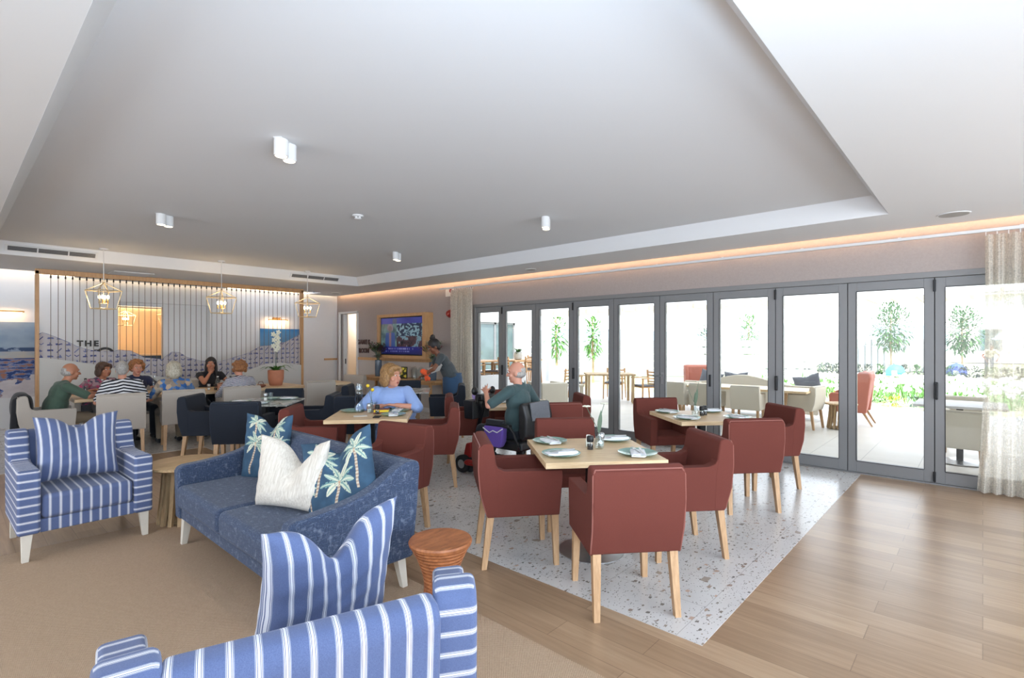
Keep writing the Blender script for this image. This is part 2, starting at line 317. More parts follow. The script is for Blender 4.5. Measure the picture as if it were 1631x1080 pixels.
# ------------------------------------------------------------------ mesh builder
class B:
    def __init__(s): s.b = bmesh.new()
    def _x(s, vs, mt):
        if mt is not None: bmesh.ops.transform(s.b, matrix=mt, verts=vs)
    def box(s, x0, x1, y0, y1, z0, z1, mt=None):
        r = bmesh.ops.create_cube(s.b, size=1)
        bmesh.ops.transform(s.b, matrix=Matrix.Translation(((x0+x1)/2, (y0+y1)/2, (z0+z1)/2)) @ Matrix.Diagonal((x1-x0, y1-y0, z1-z0, 1)), verts=r['verts'])
        s._x(r['verts'], mt); return s
    def taper(s, c0, s0, c1, s1):
        """four-sided bar from centre c0 (size s0) to centre c1 (size s1)"""
        vs = []
        for c, q in ((c0, s0), (c1, s1)):
            for a, b in ((-1, -1), (1, -1), (1, 1), (-1, 1)):
                vs.append(s.b.verts.new((c[0]+a*q[0]/2, c[1]+b*q[1]/2, c[2])))
        s.b.faces.new(vs[3::-1]); s.b.faces.new(vs[4:])
        for i in range(4): s.b.faces.new((vs[i], vs[(i+1) % 4], vs[4+(i+1) % 4], vs[4+i]))
        return s
    def prism(s, pts, lo, hi, axis='x', mt=None):
        n = len(pts); vs = []
        for t in (lo, hi):
            for p in pts:
                q = {'x': (t, p[0], p[1]), 'y': (p[0], t, p[1]), 'z': (p[0], p[1], t)}[axis]
                vs.append(s.b.verts.new(q))
        fs = [s.b.faces.new(vs[:n]), s.b.faces.new(vs[n:][::-1])]
        for i in range(n): fs.append(s.b.faces.new((vs[i], vs[n+i], vs[n+(i+1) % n], vs[(i+1) % n])))
        bmesh.ops.recalc_face_normals(s.b, faces=fs); s._x(vs, mt); return s
    def cyl(s, p0, p1, r0, r1=None, n=16, caps=True):
        r1 = r0 if r1 is None else r1; p0 = V(p0); p1 = V(p1); d = p1-p0
        if d.length < 1e-6: return s
        r = bmesh.ops.create_cone(s.b, cap_ends=caps, segments=n, radius1=max(r0, 1e-5), radius2=max(r1, 1e-5), depth=d.length)
        bmesh.ops.transform(s.b, matrix=Matrix.Translation((p0+p1)/2) @ d.to_track_quat('Z', 'Y').to_matrix().to_4x4(), verts=r['verts']); return s
    def ell(s, c, r, rot=None, n=16):
        if isinstance(r, (int, float)): r = (r, r, r)
        q = bmesh.ops.create_uvsphere(s.b, u_segments=n, v_segments=max(6, n*2//3), radius=1)
        mt = Matrix.Translation(c)
        if rot is not None: mt = mt @ Euler(rot).to_matrix().to_4x4()
        bmesh.ops.transform(s.b, matrix=mt @ Matrix.Diagonal((*r, 1)), verts=q['verts']); return s
    def cap(s, p0, p1, r0, r1=None, n=12):
        r1 = r0 if r1 is None else r1
        s.cyl(p0, p1, r0, r1, n); s.ell(p0, r0, n=n); s.ell(p1, r1, n=n); return s
    def tube(s, pts, r, n=8):
        pts = [V(p) for p in pts]; rings = []
        rr = r if isinstance(r, (list, tuple)) else [r]*len(pts)
        up = V((0, 0, 1)) if abs((pts[1]-pts[0]).normalized().z) < .9 else V((1, 0, 0))
        for i, p in enumerate(pts):
            d = (pts[min(i+1, len(pts)-1)]-pts[max(i-1, 0)]).normalized()
            a = d.cross(up); a = a.normalized() if a.length > 1e-4 else V((1, 0, 0)); up = a.cross(d).normalized()
            rings.append([s.b.verts.new(p+(a*math.cos(t)+up*math.sin(t))*rr[i]) for t in [2*PI*k/n for k in range(n)]])
        for A, Bq in zip(rings, rings[1:]):
            for k in range(n): s.b.faces.new((A[k], A[(k+1) % n], Bq[(k+1) % n], Bq[k]))
        s.b.faces.new(rings[0][::-1]); s.b.faces.new(rings[-1]); return s
    def lathe(s, prof, n=32, c=(0, 0, 0)):
        rings = []
        for r, z in prof:
            rings.append([s.b.verts.new((c[0]+max(r, .0004)*math.cos(2*PI*k/n), c[1]+max(r, .0004)*math.sin(2*PI*k/n), c[2]+z)) for k in range(n)])
        for A, Bq in zip(rings, rings[1:]):
            for k in range(n): s.b.faces.new((A[k], A[(k+1) % n], Bq[(k+1) % n], Bq[k]))
        s.b.faces.new(rings[0][::-1]); s.b.faces.new(rings[-1]); return s
    def leafblade(s, base, d, L, w, droop=.3, n=6):
        """a curved pointed leaf with a little thickness"""
        base = V(base); d = V(d).normalized(); side = d.cross(V((0, 0, 1)))
        side = side.normalized() if side.length > .01 else V((1, 0, 0)); prev = None
        for i in range(n+1):
            t = i/n; p = base+d*L*t+V((0, 0, -1))*droop*L*t*t; wd = w*math.sin(PI*min(1, .12+.88*t))*.5+.0004
            nn = side.cross(d)*.0015
            q = [s.b.verts.new(p-side*wd), s.b.verts.new(p+nn), s.b.verts.new(p+side*wd), s.b.verts.new(p-nn)]
            if prev:
                for k in range(4): s.b.faces.new((prev[k], prev[(k+1) % 4], q[(k+1) % 4], q[k]))
            prev = q
        return s
    def build(s, name, m, parent=None, smooth=True, bevel=0, seg=2, remesh=0, subs=0, loc=None, rz=0, label=None):
        me = bpy.data.meshes.new(name)
        bmesh.ops.recalc_face_normals(s.b, faces=s.b.faces[:])
        s.b.to_mesh(me); s.b.free()
        me.materials.append(M[m] if isinstance(m, str) else m)
        if smooth:
            for p in me.polygons: p.use_smooth = True
        o = bpy.data.objects.new(name, me); COL.objects.link(o); o.parent = parent
        if loc is not None: o.location = loc
        o.rotation_euler.z = rz
        if remesh:
            q = o.modifiers.new('r', 'REMESH'); q.mode = 'VOXEL'; q.voxel_size = remesh; q.use_smooth_shade = True
            q = o.modifiers.new('s', 'SMOOTH'); q.factor = .5; q.iterations = 4
        if bevel:
            q = o.modifiers.new('b', 'BEVEL'); q.width = bevel; q.segments = seg; q.limit_method = 'ANGLE'; q.angle_limit = math.radians(35); q.harden_normals = bool(smooth)
        if subs:
            q = o.modifiers.new('u', 'SUBSURF'); q.levels = subs; q.render_levels = subs
        if smooth and not remesh and not subs:
            try: me.set_sharp_from_angle(angle=math.radians(40))
            except Exception: pass
        if label: o['label'] = label
        return o
def tag(o, label, cat, group=None, kind=None):
    if label: o['label'] = label
    if cat: o['category'] = cat
    if group: o['group'] = group
    if kind: o['kind'] = kind
    return o
def thing(name, label, cat, loc=(0, 0, 0), rz=0, group=None, kind=None):
    o = bpy.data.objects.new(name, None); COL.objects.link(o); o.location = loc; o.rotation_euler = (0, 0, rz)
    o.empty_display_size = .1
    return tag(o, label, cat, group, kind)
def struct(name, b, m, **kw):
    kw.setdefault('smooth', False)
    o = b.build(name, m, **kw)
    if kw.get('parent') is None: o['kind'] = 'structure'
    return o
def dup(root, loc, rz=0, label=None, group=None):
    r = root.copy(); COL.objects.link(r); r.location = loc; r.rotation_euler = (0, 0, rz)
    if label: r['label'] = label
    if group: r['group'] = group
    for ch in list(root.children):
        c = ch.copy(); COL.objects.link(c); c.parent = r
        for g in ch.children:
            d = g.copy(); COL.objects.link(d); d.parent = c
    return r
def face_dir(a):  # rotation that turns local +y onto world angle a (degrees from +x)
    return math.radians(a-90)

# ------------------------------------------------------------------ the room
WX, WY, CZ, TZ = 7.28, 13.12, 2.81, 2.99
struct('floor', B().box(-4, WX+.06, -4.2, WY, -.12, 0), 'plank')
struct('floor_terrazzo', B().box(2.61, WX-.02, 1.06, 8.56, -.01, .0025).box(-4, WX-.02, 8.56, WY, -.01, .0025), 'terrazzo')
# lowered ceiling around the tray, with a slot for the cove light along two walls and two skylight holes
b = B()
b.box(-4, .37, -4.2, 11.95, CZ, CZ+.3)
b.box(.37, 6.22, -4.2, .68, CZ, CZ+.3)
b.box(6.22, WX-.11, -4.2, 11.95, CZ, CZ+.3)
b.box(.37, 6.22, 10.29, 11.95, CZ, CZ+.3)
b.box(-4, -1.5, 11.95, WY-.1, CZ, CZ+.3); b.box(1.7, 4.4, 11.95, WY-.1, CZ, CZ+.3); b.box(6.4, WX-.11, 11.95, WY-.1, CZ, CZ+.3)
b.box(-1.5, 1.7, 11.95, 12.35, CZ, CZ+.3); b.box(4.4, 6.4, 11.95, 12.35, CZ, CZ+.3)
struct('ceiling', b, 'ceil')
b = B(); x0, x1, y0, y1, k = .37, 6.22, .68, 10.29, .12
b.box(x0+k-.05, x1-k+.05, y0+k-.05, y1-k+.05, TZ, TZ+.12)
def quad(bb, *ps):
    bb.b.faces.new([bb.b.verts.new(p) for p in ps])
lo = [(x0, y0, CZ-.0005), (x1, y0, CZ-.0005), (x1, y1, CZ-.0005), (x0, y1, CZ-.0005)]
hi = [(x0+k, y0+k, TZ), (x1-k, y0+k, TZ), (x1-k, y1-k, TZ), (x0+k, y1-k, TZ)]
ob_ = [(x0-.02, y0-.02, CZ+.3), (x1+.02, y0-.02, CZ+.3), (x1+.02, y1+.02, CZ+.3), (x0-.02, y1+.02, CZ+.3)]
for i in range(4):
    j = (i+1) % 4; quad(b, lo[i], lo[j], hi[j], hi[i])
struct('ceiling_tray', b, 'ceil2')
# slot lids over the coves
struct('ceiling_cove_lid', B().box(WX-.13, WX+.2, -4.2, WY+.2, CZ+.3, CZ+.36).box(-4, WX, WY-.12, WY+.2, CZ+.18, CZ+.24), 'ceil')
tag(B().box(WX-.108, WX-.10, -1.5, WY-.12, CZ+.012, CZ+.045).build('cove_light_strip', 'led', smooth=False), 'warm glowing light strip in the ceiling slot above the glass doors', 'light strip')
tag(B().box(-3.9, WX-.13, WY-.105, WY-.097, CZ+.012, CZ+.04).build('cove_light_strip', 'led2', smooth=False), 'pale warm light strip in the ceiling slot above the far white wall', 'light strip')
struct('window_2', B().box(-1.5, 1.7, 12.35, WY-.1, CZ+.14, CZ+.16).box(4.4, 6.4, 12.35, WY-.1, CZ+.14, CZ+.16), 'sheet')
# walls
b = B()   # wall with the bifold doors: y -.15..7.68 x z 0..2.33 open; games room doorway y 12.1..12.92
b.box(WX, WX+.2, -4.2, -.45, 0, 3.2); b.box(WX, WX+.2, -.45, 7.68, 2.33, 3.2)
b.box(WX, WX+.2, 7.68, 12.08, 0, 3.2); b.box(WX, WX+.2, 12.08, 12.92, 2.33, 3.2); b.box(WX, WX+.2, 12.92, WY+.2, 0, 3.2)
struct('wall_right', b, 'doorwall')
b = B()   # back wall with a wide recess (2.3..4.12) holding the hatch (2.41..3.2, .95..2.31)
b.box(-4, 2.3, WY, WY+.2, 0, 3.2); b.box(4.12, WX+.2, WY, WY+.2, 0, 3.2); b.box(2.3, 4.12, WY, WY+.2, 2.4, 3.2)
b.box(2.3, 2.41, WY+.0, WY+.35, 0, 2.4); b.box(2.3, 4.12, WY+.2, WY+.35, 0, .93); b.box(3.25, 4.12, WY+.2, WY+.35, .93, 2.4); b.box(2.41, 3.25, WY+.2, WY+.35, 2.33, 2.4)
struct('wall_back', b, 'white')
struct('wall_left', B().box(-4.2, -4, -4.2, 0, 0, 3.2).box(-4.2, -4, 7, WY+.2, 0, 3.2).box(-4.2, -4, 0, 7, 0, .6).box(-4.2, -4, 0, 7, 2.7, 3.2), 'white')
struct('wall_front', B().box(-4.2, -1.8, -4.4, -4.2, 0, 3.2).box(6.2, WX+.2, -4.4, -4.2, 0, 3.2).box(-1.8, 6.2, -4.4, -4.2, 0, .6).box(-1.8, 6.2, -4.4, -4.2, 2.75, 3.2), 'white')
# room seen through the hatch
M['beigewall'] = plain('warm_beige_wall', '#d3ba98', .85, var=.02)
M['bluegrey'] = plain('blue_grey_cabinet', '#46566a', .6)
struct('wall_kitchen', B().box(.5, 6, 16.4, 16.5, 0, 2.7), 'beigewall')
struct('wall_kitchen', B().box(.4, .5, 13.5, 16.4, 0, 2.7), 'beigewall')
struct('wall_kitchen', B().box(6, 6.1, 13.5, 16.4, 0, 2.7), 'beigewall')
struct('wall_kitchen', B().box(.5, 6, 13.5, 16.4, 2.62, 2.7), 'beigewall')
struct('wall_kitchen', B().box(.5, 6, 13.5, 16.4, -.1, 0), 'beigewall')
tag(B().box(1, 5.5, 16.33, 16.36, 2.46, 2.5).build('cove_light_strip', 'led2', smooth=False), 'glowing warm light line high in the room seen through the hatch', 'light strip')
struct('trim_hatch', B().box(2.43, 3.23, WY+.22, WY+.3, .93, .96).box(2.43, 3.23, WY+.22, WY+.3, 2.29, 2.32), 'oak')
t = thing('hatch_counter', 'dark blue-grey counter behind the hatch opening in the far wall', 'counter', (2.85, 14.1, 0))
B().box(-.9, .9, -.2, .2, 0, 1.26).build('cabinet', 'bluegrey', t, bevel=.01); B().box(-.95, .95, -.25, .25, 1.26, 1.29).build('countertop', 'oak', t)
light('POINT', 'hatch_room_glow', (3, 15.2, 2.2), 55, (1, .72, .45), size=.2)
# skirtings and dado
struct('baseboard_back', B().box(4.14, WX-.02, WY-.015, WY, 0, .1).box(-4, 2.28, WY-.015, WY, 0, .1), 'white')
struct('baseboard_right', B().box(WX-.015, WX, 7.7, 12.06, 0, .1), 'white')
struct('trim_1', B().box(WX-.03, WX, 8.45, 12.08, 1.11, 1.18), 'oaktrim')
M['wains'] = plain('pale_panel_paint', '#c0b9b4', .8, var=.02)
struct('trim_2', B().box(WX-.012, WX, 8.45, 12.08, .1, 1.11), 'wains')
struct('trim_3', B().box(WX-.04, WX+.02, 12.02, 12.08, 0, 2.36).box(WX-.04, WX+.02, 12.92, 12.98, 0, 2.36).box(WX-.04, WX+.02, 12.02, 12.98, 2.33, 2.38), 'white')
tag(B().box(6.9, 7.27, WY-.03, WY, 1.08, 1.13).build('wooden_ledge', 'oaktrim'), 'short honey wood ledge at the corner beside the games room door', 'ledge')
# games room behind the doorway
struct('wall_games', B().box(WX+3, WX+3.1, 11.2, 17, 0, 2.8), 'beigewall')
struct('wall_games', B().box(WX+.2, WX+3.1, 17, 17.1, 0, 2.8), 'beigewall')
struct('wall_games', B().box(WX+.2, WX+3.1, 11.1, 11.2, 0, 2.8), 'beigewall')
struct('wall_games', B().box(WX+.2, WX+3.1, 11.1, 17.1, 2.75, 2.85), 'beigewall')
struct('wall_games', B().box(WX+.2, WX+3.1, 11.1, 17.1, -.1, 0), 'beigewall')
struct('wall_games', B().box(WX+.1, WX+.2, WY+.2, 17, 0, 2.8), 'beigewall')
light('POINT', 'games_room_glow', (WX+1.5, 13.6, 2.3), 70, (1, .88, .72), size=.2)
dd = thing('door_1', None, None); dd['kind'] = 'structure'
B().box(WX+.06, WX+.1, 12.72, 12.91, .01, 2.32).build('door_panel', 'white', dd, bevel=.004)
B().box(WX+.045, WX+.06, 12.75, 12.78, .98, 1.12).build('door_handle', 'black', dd)
t = thing('wall_cabinet', 'pale oak cabinet with an open shelf seen through the games room doorway', 'cabinet', (WX+2.75, 14.4, 0))
bb = B(); bb.box(-.2, .2, -1.5, 1.5, 1.25, 2.1); bb.build('cabinet_body', 'oak', t, bevel=.01)
B().box(-.26, .2, -1.5, 1.5, .86, .9).build('countertop', 'oak', t); B().box(-.2, .2, -1.5, 1.5, 0, .86).build('base_unit', 'bluegrey', t, bevel=.01)
B().box(-.205, -.2, -.02, .02, 1.27, 2.08).build('door_gap', 'bluegrey', t)
for i, (yy, lab) in enumerate(((13.0, 'nearer'), (13.75, 'farther'))):
    t = thing('wooden_chair', 'light wood chair in the games room, the %s one seen through the doorway' % lab, 'chair', (WX+1.3, yy, 0), .3, 'games room chairs')
    for sx_ in (-1, 1):
        for sy_ in (-1, 1): B().taper((sx_*.2, sy_*.2, 0), (.03, .03), (sx_*.19, sy_*.19, .44 if sy_ < 0 else .82), (.03, .03)).build('leg', 'oakz', t)
    B().box(-.22, .22, -.22, .22, .44, .48).build('seat', 'oak', t, bevel=.01); B().box(-.2, .2, .17, .2, .62, .8).build('backrest', 'oak', t, bevel=.01)

# ------------------------------------------------------------------ folding glass doors
PY = [-.41, .39, 1.20, 2.00, 2.81, 3.62, 4.42, 5.22, 6.06, 6.90, 7.66]
b = B(); b.box(WX-.0, WX+.12, -.45, 7.70, 2.265, 2.33).box(WX, WX+.12, -.45, -.415, 0, 2.27).box(WX, WX+.12, 7.64, 7.70, 0, 2.27).box(WX, WX+.12, -.45, 7.70, -.02, .015)
struct('trim_door_frame', b, 'grey_al', bevel=.003)
for i in range(10):
    ya, yb = PY[i]+.004, PY[i+1]-.004
    d = thing('door_%d' % (i+2), None, None); d['kind'] = 'structure'
    x0_, x1_ = WX+.02, WX+.075; st_ = .088
    bb = B().box(x0_, x1_, ya, ya+st_, .017, 2.262).box(x0_, x1_, yb-st_, yb, .017, 2.262).box(x0_, x1_, ya+st_, yb-st_, 2.155, 2.262).box(x0_, x1_, ya+st_, yb-st_, .017, .15)
    bb.build('door_frame', 'grey_al', d, smooth=False, bevel=.003)
    B().box(WX+.04, WX+.052, ya+st_, yb-st_, .15, 2.155).build('glass_pane', 'pane', d, smooth=False)
    gk = B()
    gk.box(x0_+.01, x1_-.01, PY[i+1]-.006, PY[i+1]+.006, .017, 2.262)
    gk.box(x0_-.004, x0_+.004, ya+st_-.006, ya+st_, .15, 2.155).box(x0_-.004, x0_+.004, yb-st_, yb-st_+.006, .15, 2.155).box(x0_-.004, x0_+.004, ya+st_, yb-st_, 2.155, 2.161).box(x0_-.004, x0_+.004, ya+st_, yb-st_, .144, .15)
    gk.build('gasket', 'rubber', d, smooth=False)
    if i in (0, 2, 6, 8):   # hinge pairs on the joint at PY[i+1]
        yj = PY[i+1]
        B().box(x0_-.022, x0_, yj-.012, yj+.012, 2.11, 2.24).build('hinge', 'black', d, bevel=.004)
        B().box(x0_-.022, x0_, yj-.012, yj+.012, .03, .14).build('hinge', 'black', d, bevel=.004)
        h = B().box(x0_-.03, x0_, yj-.03, yj+.004, .93, 1.12).box(x0_-.05, x0_-.03, yj-.026, yj-.012, .95, 1.10).build('pull_handle', 'black', d, bevel=.006)
    if i == 4:
        h = B().box(x0_-.01, x0_, PY[5]-.06, PY[5]-.03, .93, 1.1).cyl((x0_, PY[5]-.045, 1.05), (x0_-.05, PY[5]-.045, 1.05), .009).cyl((x0_-.05, PY[5]-.045, 1.05), (x0_-.05, PY[5]+.09, 1.055), .009).build('lever_handle', 'steel', d)
        B().box(x0_-.02, x0_, PY[4]+.03, PY[4]+.055, .93, 1.1).build('pull_handle', 'black', d, bevel=.005)

# curtain track and sheer curtains
t = thing('curtain_track', 'white curtain track running along the wall above all the glass doors', 'curtain track', (WX-.12, 4.1, 2.66))
B().box(-.02, .02, -4.6, 4.5, .02, .05).build('rail', 'white', t, smooth=False)
for k in range(10): B().box(-.005, .12, -4.4+k*.97, -4.37+k*.97, .045, .06).build('bracket', 'white', t, smooth=False)
def curtain(name, y0, y1, label, folds, seed, flare=0):
    rnd = random.Random(seed); t = thing(name, label, 'curtain', (WX-.12, (y0+y1)/2, 0), 0, None)
    b = B(); ny, nz = 150, 26; L = (y1-y0); ph = [rnd.random()*6 for _ in range(4)]; grid = []
    for j in range(nz+1):
        z = .02+(2.63)*j/nz; zz = 1-j/nz; row = []
        for i in range(ny+1):
            s_ = i/ny
            w_ = .035*math.sin(2*PI*folds*s_+ph[0]+.5*math.sin(3*s_*PI+ph[1]+zz))*(.7+.5*zz)+.012*math.sin(2*PI*folds*2.3*s_+ph[2]+2*zz)
            y = -L/2+L*s_; y += flare*zz*zz*(s_-.5)*2*.10+.01*math.sin(9*s_+3*zz)
            row.append(b.b.verts.new((w_, y, z)))
        grid.append(row)
    for j in range(nz):
        for i in range(ny): b.b.faces.new((grid[j][i], grid[j][i+1], grid[j+1][i+1], grid[j+1][i]))
    b.build('drape', 'curtain', t)
    for k in range(int(folds)+1): B().box(-.006, .006, -L/2+L*k/folds*.98+.004, -L/2+L*k/folds*.98+.012, 2.64, 2.70).build('curtain_hook', 'white', t, smooth=False)
curtain('sheer_curtain', -.62, -.02, 'sheer cream linen curtain at the right-hand end of the glass doors', 7, 3, .7)
curtain('sheer_curtain', 7.58, 8.22, 'gathered grey-cream linen curtain between the glass doors and the television', 10, 5, .1)

# ------------------------------------------------------------------ ceiling fittings
for x, y, lab in ((1.65, 3.70, 'nearest the camera'), (1.68, 6.82, 'at left, in front of the left lantern'), (4.68, 3.73, 'nearest the glass doors'), (4.88, 6.93, 'farthest away, towards the television')):
    t = thing('ceiling_spotlight', 'white twin-cylinder ceiling spotlight, the one %s' % lab, 'ceiling light', (x, y, TZ), .6, 'twin ceiling spotlights')
    B().box(-.1, .1, -.03, .03, -.004, 0).build('mounting_plate', 'white', t)
    for s_ in (-1, 1):
        q = B().cyl((s_*.052, 0, -.004), (s_*.052, 0, -.12), .048, n=28).build('lamp_cylinder', 'white', t)
        B().lathe([(.040, -.1205), (.036, -.1235)], 24, (s_*.052, 0, 0)).build('lamp_lens', 'spot', q)
    light('SPOT', 'spotlight_glow', (x, y, TZ-.14), 22, (1, .84, .62), size=.04, spot_size=1.9, spot_blend=.6)
t = thing('smoke_detector', 'small round white smoke detector on the raised ceiling', 'smoke detector', (3.15, 5.22, TZ))
B().lathe([(.06, 0), (.062, -.015), (.045, -.02), (.042, -.035), (.03, -.045), (.001, -.047)][::-1], 24).build('detector_body', 'white', t)
for k in range(6): B().box(.043*math.cos(k*PI/3)-.004, .043*math.cos(k*PI/3)+.004, .043*math.sin(k*PI/3)-.004, .043*math.sin(k*PI/3)+.004, -.034, -.022).build('vent_slot', 'black', t)
M['grille'] = plain('speaker_grille', '#a7a49f', .8)
for x, y, r, lab in ((6.66, .21, .13, 'right of the tray, nearest the right curtain'), (6.78, 5.73, .09, 'above the middle of the glass doors'), (6.72, 12.2, .1, 'in the far corner above the games room door')):
    t = thing('ceiling_speaker', 'round grey ceiling speaker %s' % lab, 'speaker', (x, y, CZ), 0, 'ceiling speakers')
    B().lathe([(r, -.006), (r, 0)], 32).build('rim', 'white', t); B().lathe([(r*.9, -.008), (r*.9, -.005)], 32).build('grille', 'grille', t)
for x, y, lab in ((6.1, 12.1, 'beside the far right corner'), (2.3, 11.5, 'between the left and middle lanterns')):
    t = thing('access_panel' if x < 3 else 'sprinkler_head', ('white square ceiling panel ' if x < 3 else 'tiny chrome sprinkler head in the ceiling ')+lab, 'ceiling fitting', (x, y, CZ))
    if x < 3:
        B().box(-.3, .3, -.3, .3, -.012, 0).build('panel_frame', 'white', t, bevel=.003); B().box(-.24, .24, -.24, .24, -.016, -.012).build('panel_face', 'ceil2', t, bevel=.002)
    else:
        B().cyl((0, 0, 0), (0, 0, -.03), .02, .012).build('escutcheon', 'steel', t); B().cyl((0, 0, -.03), (0, 0, -.035), .018).build('deflector', 'steel', t)
for xa, xb, lab in ((.58, 1.62, 'left'), (4.66, 5.72, 'right')):
    ax_ = math.atan2(.12, .18)
    t = thing('air_vent', 'slotted grey air vent at the far ceiling edge, the %s one of two' % lab, 'air vent', ((xa+xb)/2, 10.225, 2.905), 0, 'tray air vents')
    t.rotation_euler = (-ax_*0+math.atan2(.12, .18), 0, 0)
    W_ = (xb-xa)/2
    B().box(-W_, W_, -.012, .004, -.055, .055).build('vent_frame', 'white', t, smooth=False)
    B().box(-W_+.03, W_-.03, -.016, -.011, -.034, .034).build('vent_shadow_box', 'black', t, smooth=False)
    for k in range(5): B().box(-W_+.03, W_-.03, -.022, -.015, -.03+k*.0145, -.022+k*.0145).build('slat', 'grey_al', t, smooth=False)
    for k in (-1, 1): B().box(k*W_/3-.008, k*W_/3+.008, -.024, -.012, -.036, .036).build('divider', 'white', t, smooth=False)

# hanging lanterns
def lantern(x, y, lab, first=True, s=1, zt=TZ, apex=2.47, rz=.35):
    t = thing('lantern_pendant', lab, 'pendant lamp', (x, y, 0), rz, 'open cage lantern pendants')
    B().lathe([(.055, zt-.02), (.06, zt-.0)], 20).build('ceiling_rose', 'white', t)
    B().cyl((0, 0, apex+.03), (0, 0, zt-.02), .006*s, n=8).build('hanging_rod', 'white', t)
    r = B(); a, c_ = .165*s, .115*s; zr = apex-.125*s; zb = apex-.40*s; q = .007*s
    cs = [(-1, -1), (1, -1), (1, 1), (-1, 1)]
    for i, (sx_, sy_) in enumerate(cs):
        nx, ny = cs[(i+1) % 4]
        r.cyl((0, 0, apex), (sx_*a, sy_*a, zr), q, n=6); r.cyl((sx_*a, sy_*a, zr), (nx*a, ny*a, zr), q, n=6)
        r.cyl((sx_*a, sy_*a, zr), (sx_*c_, sy_*c_, zb), q, n=6); r.cyl((sx_*c_, sy_*c_, zb), (nx*c_, ny*c_, zb), q, n=6)
    r.ell((0, 0, apex), .014*s, n=8); r.build('cage', 'lantern', t)
    B().tube([(.02*s*math.cos(k), 0, apex+.025*s+.02*s*math.sin(k)) for k in [i*PI/6 for i in range(13)]], .004*s, 6).build('ring', 'lantern', t)
    zs = apex-.32*s
    st = B().cyl((0, 0, zs-.01), (0, 0, apex-.02), .004*s, n=6)
    for k in range(4):
        an = k*PI/2+PI/4; px_, py_ = .055*s*math.cos(an), .055*s*math.sin(an); st.cyl((0, 0, zs), (px_, py_, zs), .004*s, n=6)
    st.build('bulb_arms', 'lantern', t)
    for k in range(4):
        an = k*PI/2+PI/4; px_, py_ = .055*s*math.cos(an), .055*s*math.sin(an)
        cdl = B().cyl((px_, py_, zs), (px_, py_, zs+.07*s), .009*s, n=10).build('candle_sleeve', 'brass', t)
        B().ell((px_, py_, zs+.10*s), (.016*s, .016*s, .032*s), n=10).build('bulb', 'bulb', cdl)
    light('POINT', 'lantern_glow', (x, y, zs+.1), 9, (1, .72, .42), size=.07)
lantern(1.65, 9.95, 'gold cage lantern with lit candle bulbs, leftmost of the three over the long table')
lantern(3.29, 9.90, 'gold cage lantern with lit candle bulbs, middle one over the long table')
lantern(4.93, 10.05, 'gold cage lantern with lit candle bulbs, rightmost one in front of the frame post')
lantern(2.92, 15.1, 'gold cage lantern in the room seen through the hatch, the left one', s=.9, zt=2.62, apex=2.32)
lantern(3.75, 15.0, 'gold cage lantern in the room through the hatch, half hidden by its right edge', s=.9, zt=2.62, apex=2.36)

# ------------------------------------------------------------------ painted surfaces (pattern stored on the mesh)
def hsh(*a):
    x = math.sin(sum(v_*k for v_, k in zip(a, (127.1, 311.7, 74.7, 19.3))))*43758.5453
    return x-math.floor(x)
def vn(x, y, s=0):
    xi, yi = math.floor(x), math.floor(y); fx, fy = x-xi, y-yi; fx = fx*fx*(3-2*fx); fy = fy*fy*(3-2*fy)
    a, b_, c_, d_ = hsh(xi, yi, s), hsh(xi+1, yi, s), hsh(xi, yi+1, s), hsh(xi+1, yi+1, s)
    return a+(b_-a)*fx+(c_-a)*fy+(a-b_-c_+d_)*fx*fy
def fbm(x, y, s=0, o=4):
    t = 0; a = .5
    for k in range(o): t += a*vn(x, y, s+k); x *= 2.03; y *= 2.03; a *= .5
    return t/(1-.5**o)
def lerp(a, b_, t):
    t = max(0, min(1, t)); return tuple(p+(q-p)*t for p, q in zip(a, b_))
def paint(me, cols):
    at_ = me.color_attributes.new('col', 'FLOAT_COLOR', 'POINT')
    flat = []
    for c in cols: flat += [c[0], c[1], c[2], 1]
    at_.data.foreach_set('color', flat)
def panel(name, m, x0, x1, zb, zt, y, th, nx, nz, fn, parent=None, axis='y', edge=(.7, .7, .68), zbf=None):
    """a board standing upright; zt may be a function of x (a cut-out skyline)"""
    top = zt if callable(zt) else (lambda x: zt)
    bot = zbf or (lambda x: zb)
    me = bpy.data.meshes.new(name); vs = []; cols = []; fs = []
    for i in range(nx+1):
        x = x0+(x1-x0)*i/nx; tz = top(x); bz = bot(x)
        for j in range(nz+1):
            z = bz+(tz-bz)*j/nz
            vs.append((x, y, z) if axis == 'y' else (y, x, z)); cols.append(fn(x, z))
    for i in range(nx):
        for j in range(nz): a = i*(nz+1)+j; fs.append((a, a+nz+1, a+nz+2, a+1))
    n0 = len(vs); yb = y+th
    for i in range(nx+1):
        x = x0+(x1-x0)*i/nx
        for z in (bot(x), top(x)): vs.append((x, yb, z) if axis == 'y' else (yb, x, z)); cols.append(edge)
    for i in range(nx):
        a = n0+2*i; fs.append((a, a+1, a+3, a+2)); f0 = i*(nz+1); fs.append((f0, a, a+2, f0+nz+1)); f1 = f0+nz; fs.append((f1, f1+nz+1, a+3, a+1))
    fs.append((0, nz, n0+1, n0)); e = nx*(nz+1); fs.append((e, n0+2*nx, n0+2*nx+1, e+nz))
    me.from_pydata(vs, [], fs); me.update(); paint(me, cols)
    me.materials.append(M[m]); o = bpy.data.objects.new(name, me); COL.objects.link(o); o.parent = parent
    return o
def prof(pts):
    def f(x):
        if x <= pts[0][0]: return pts[0][1]
        for (a, b_), (c_, d_) in zip(pts, pts[1:]):
            if x <= c_: t = (x-a)/(c_-a); return b_+(d_-b_)*t
        return pts[-1][1]
    return f
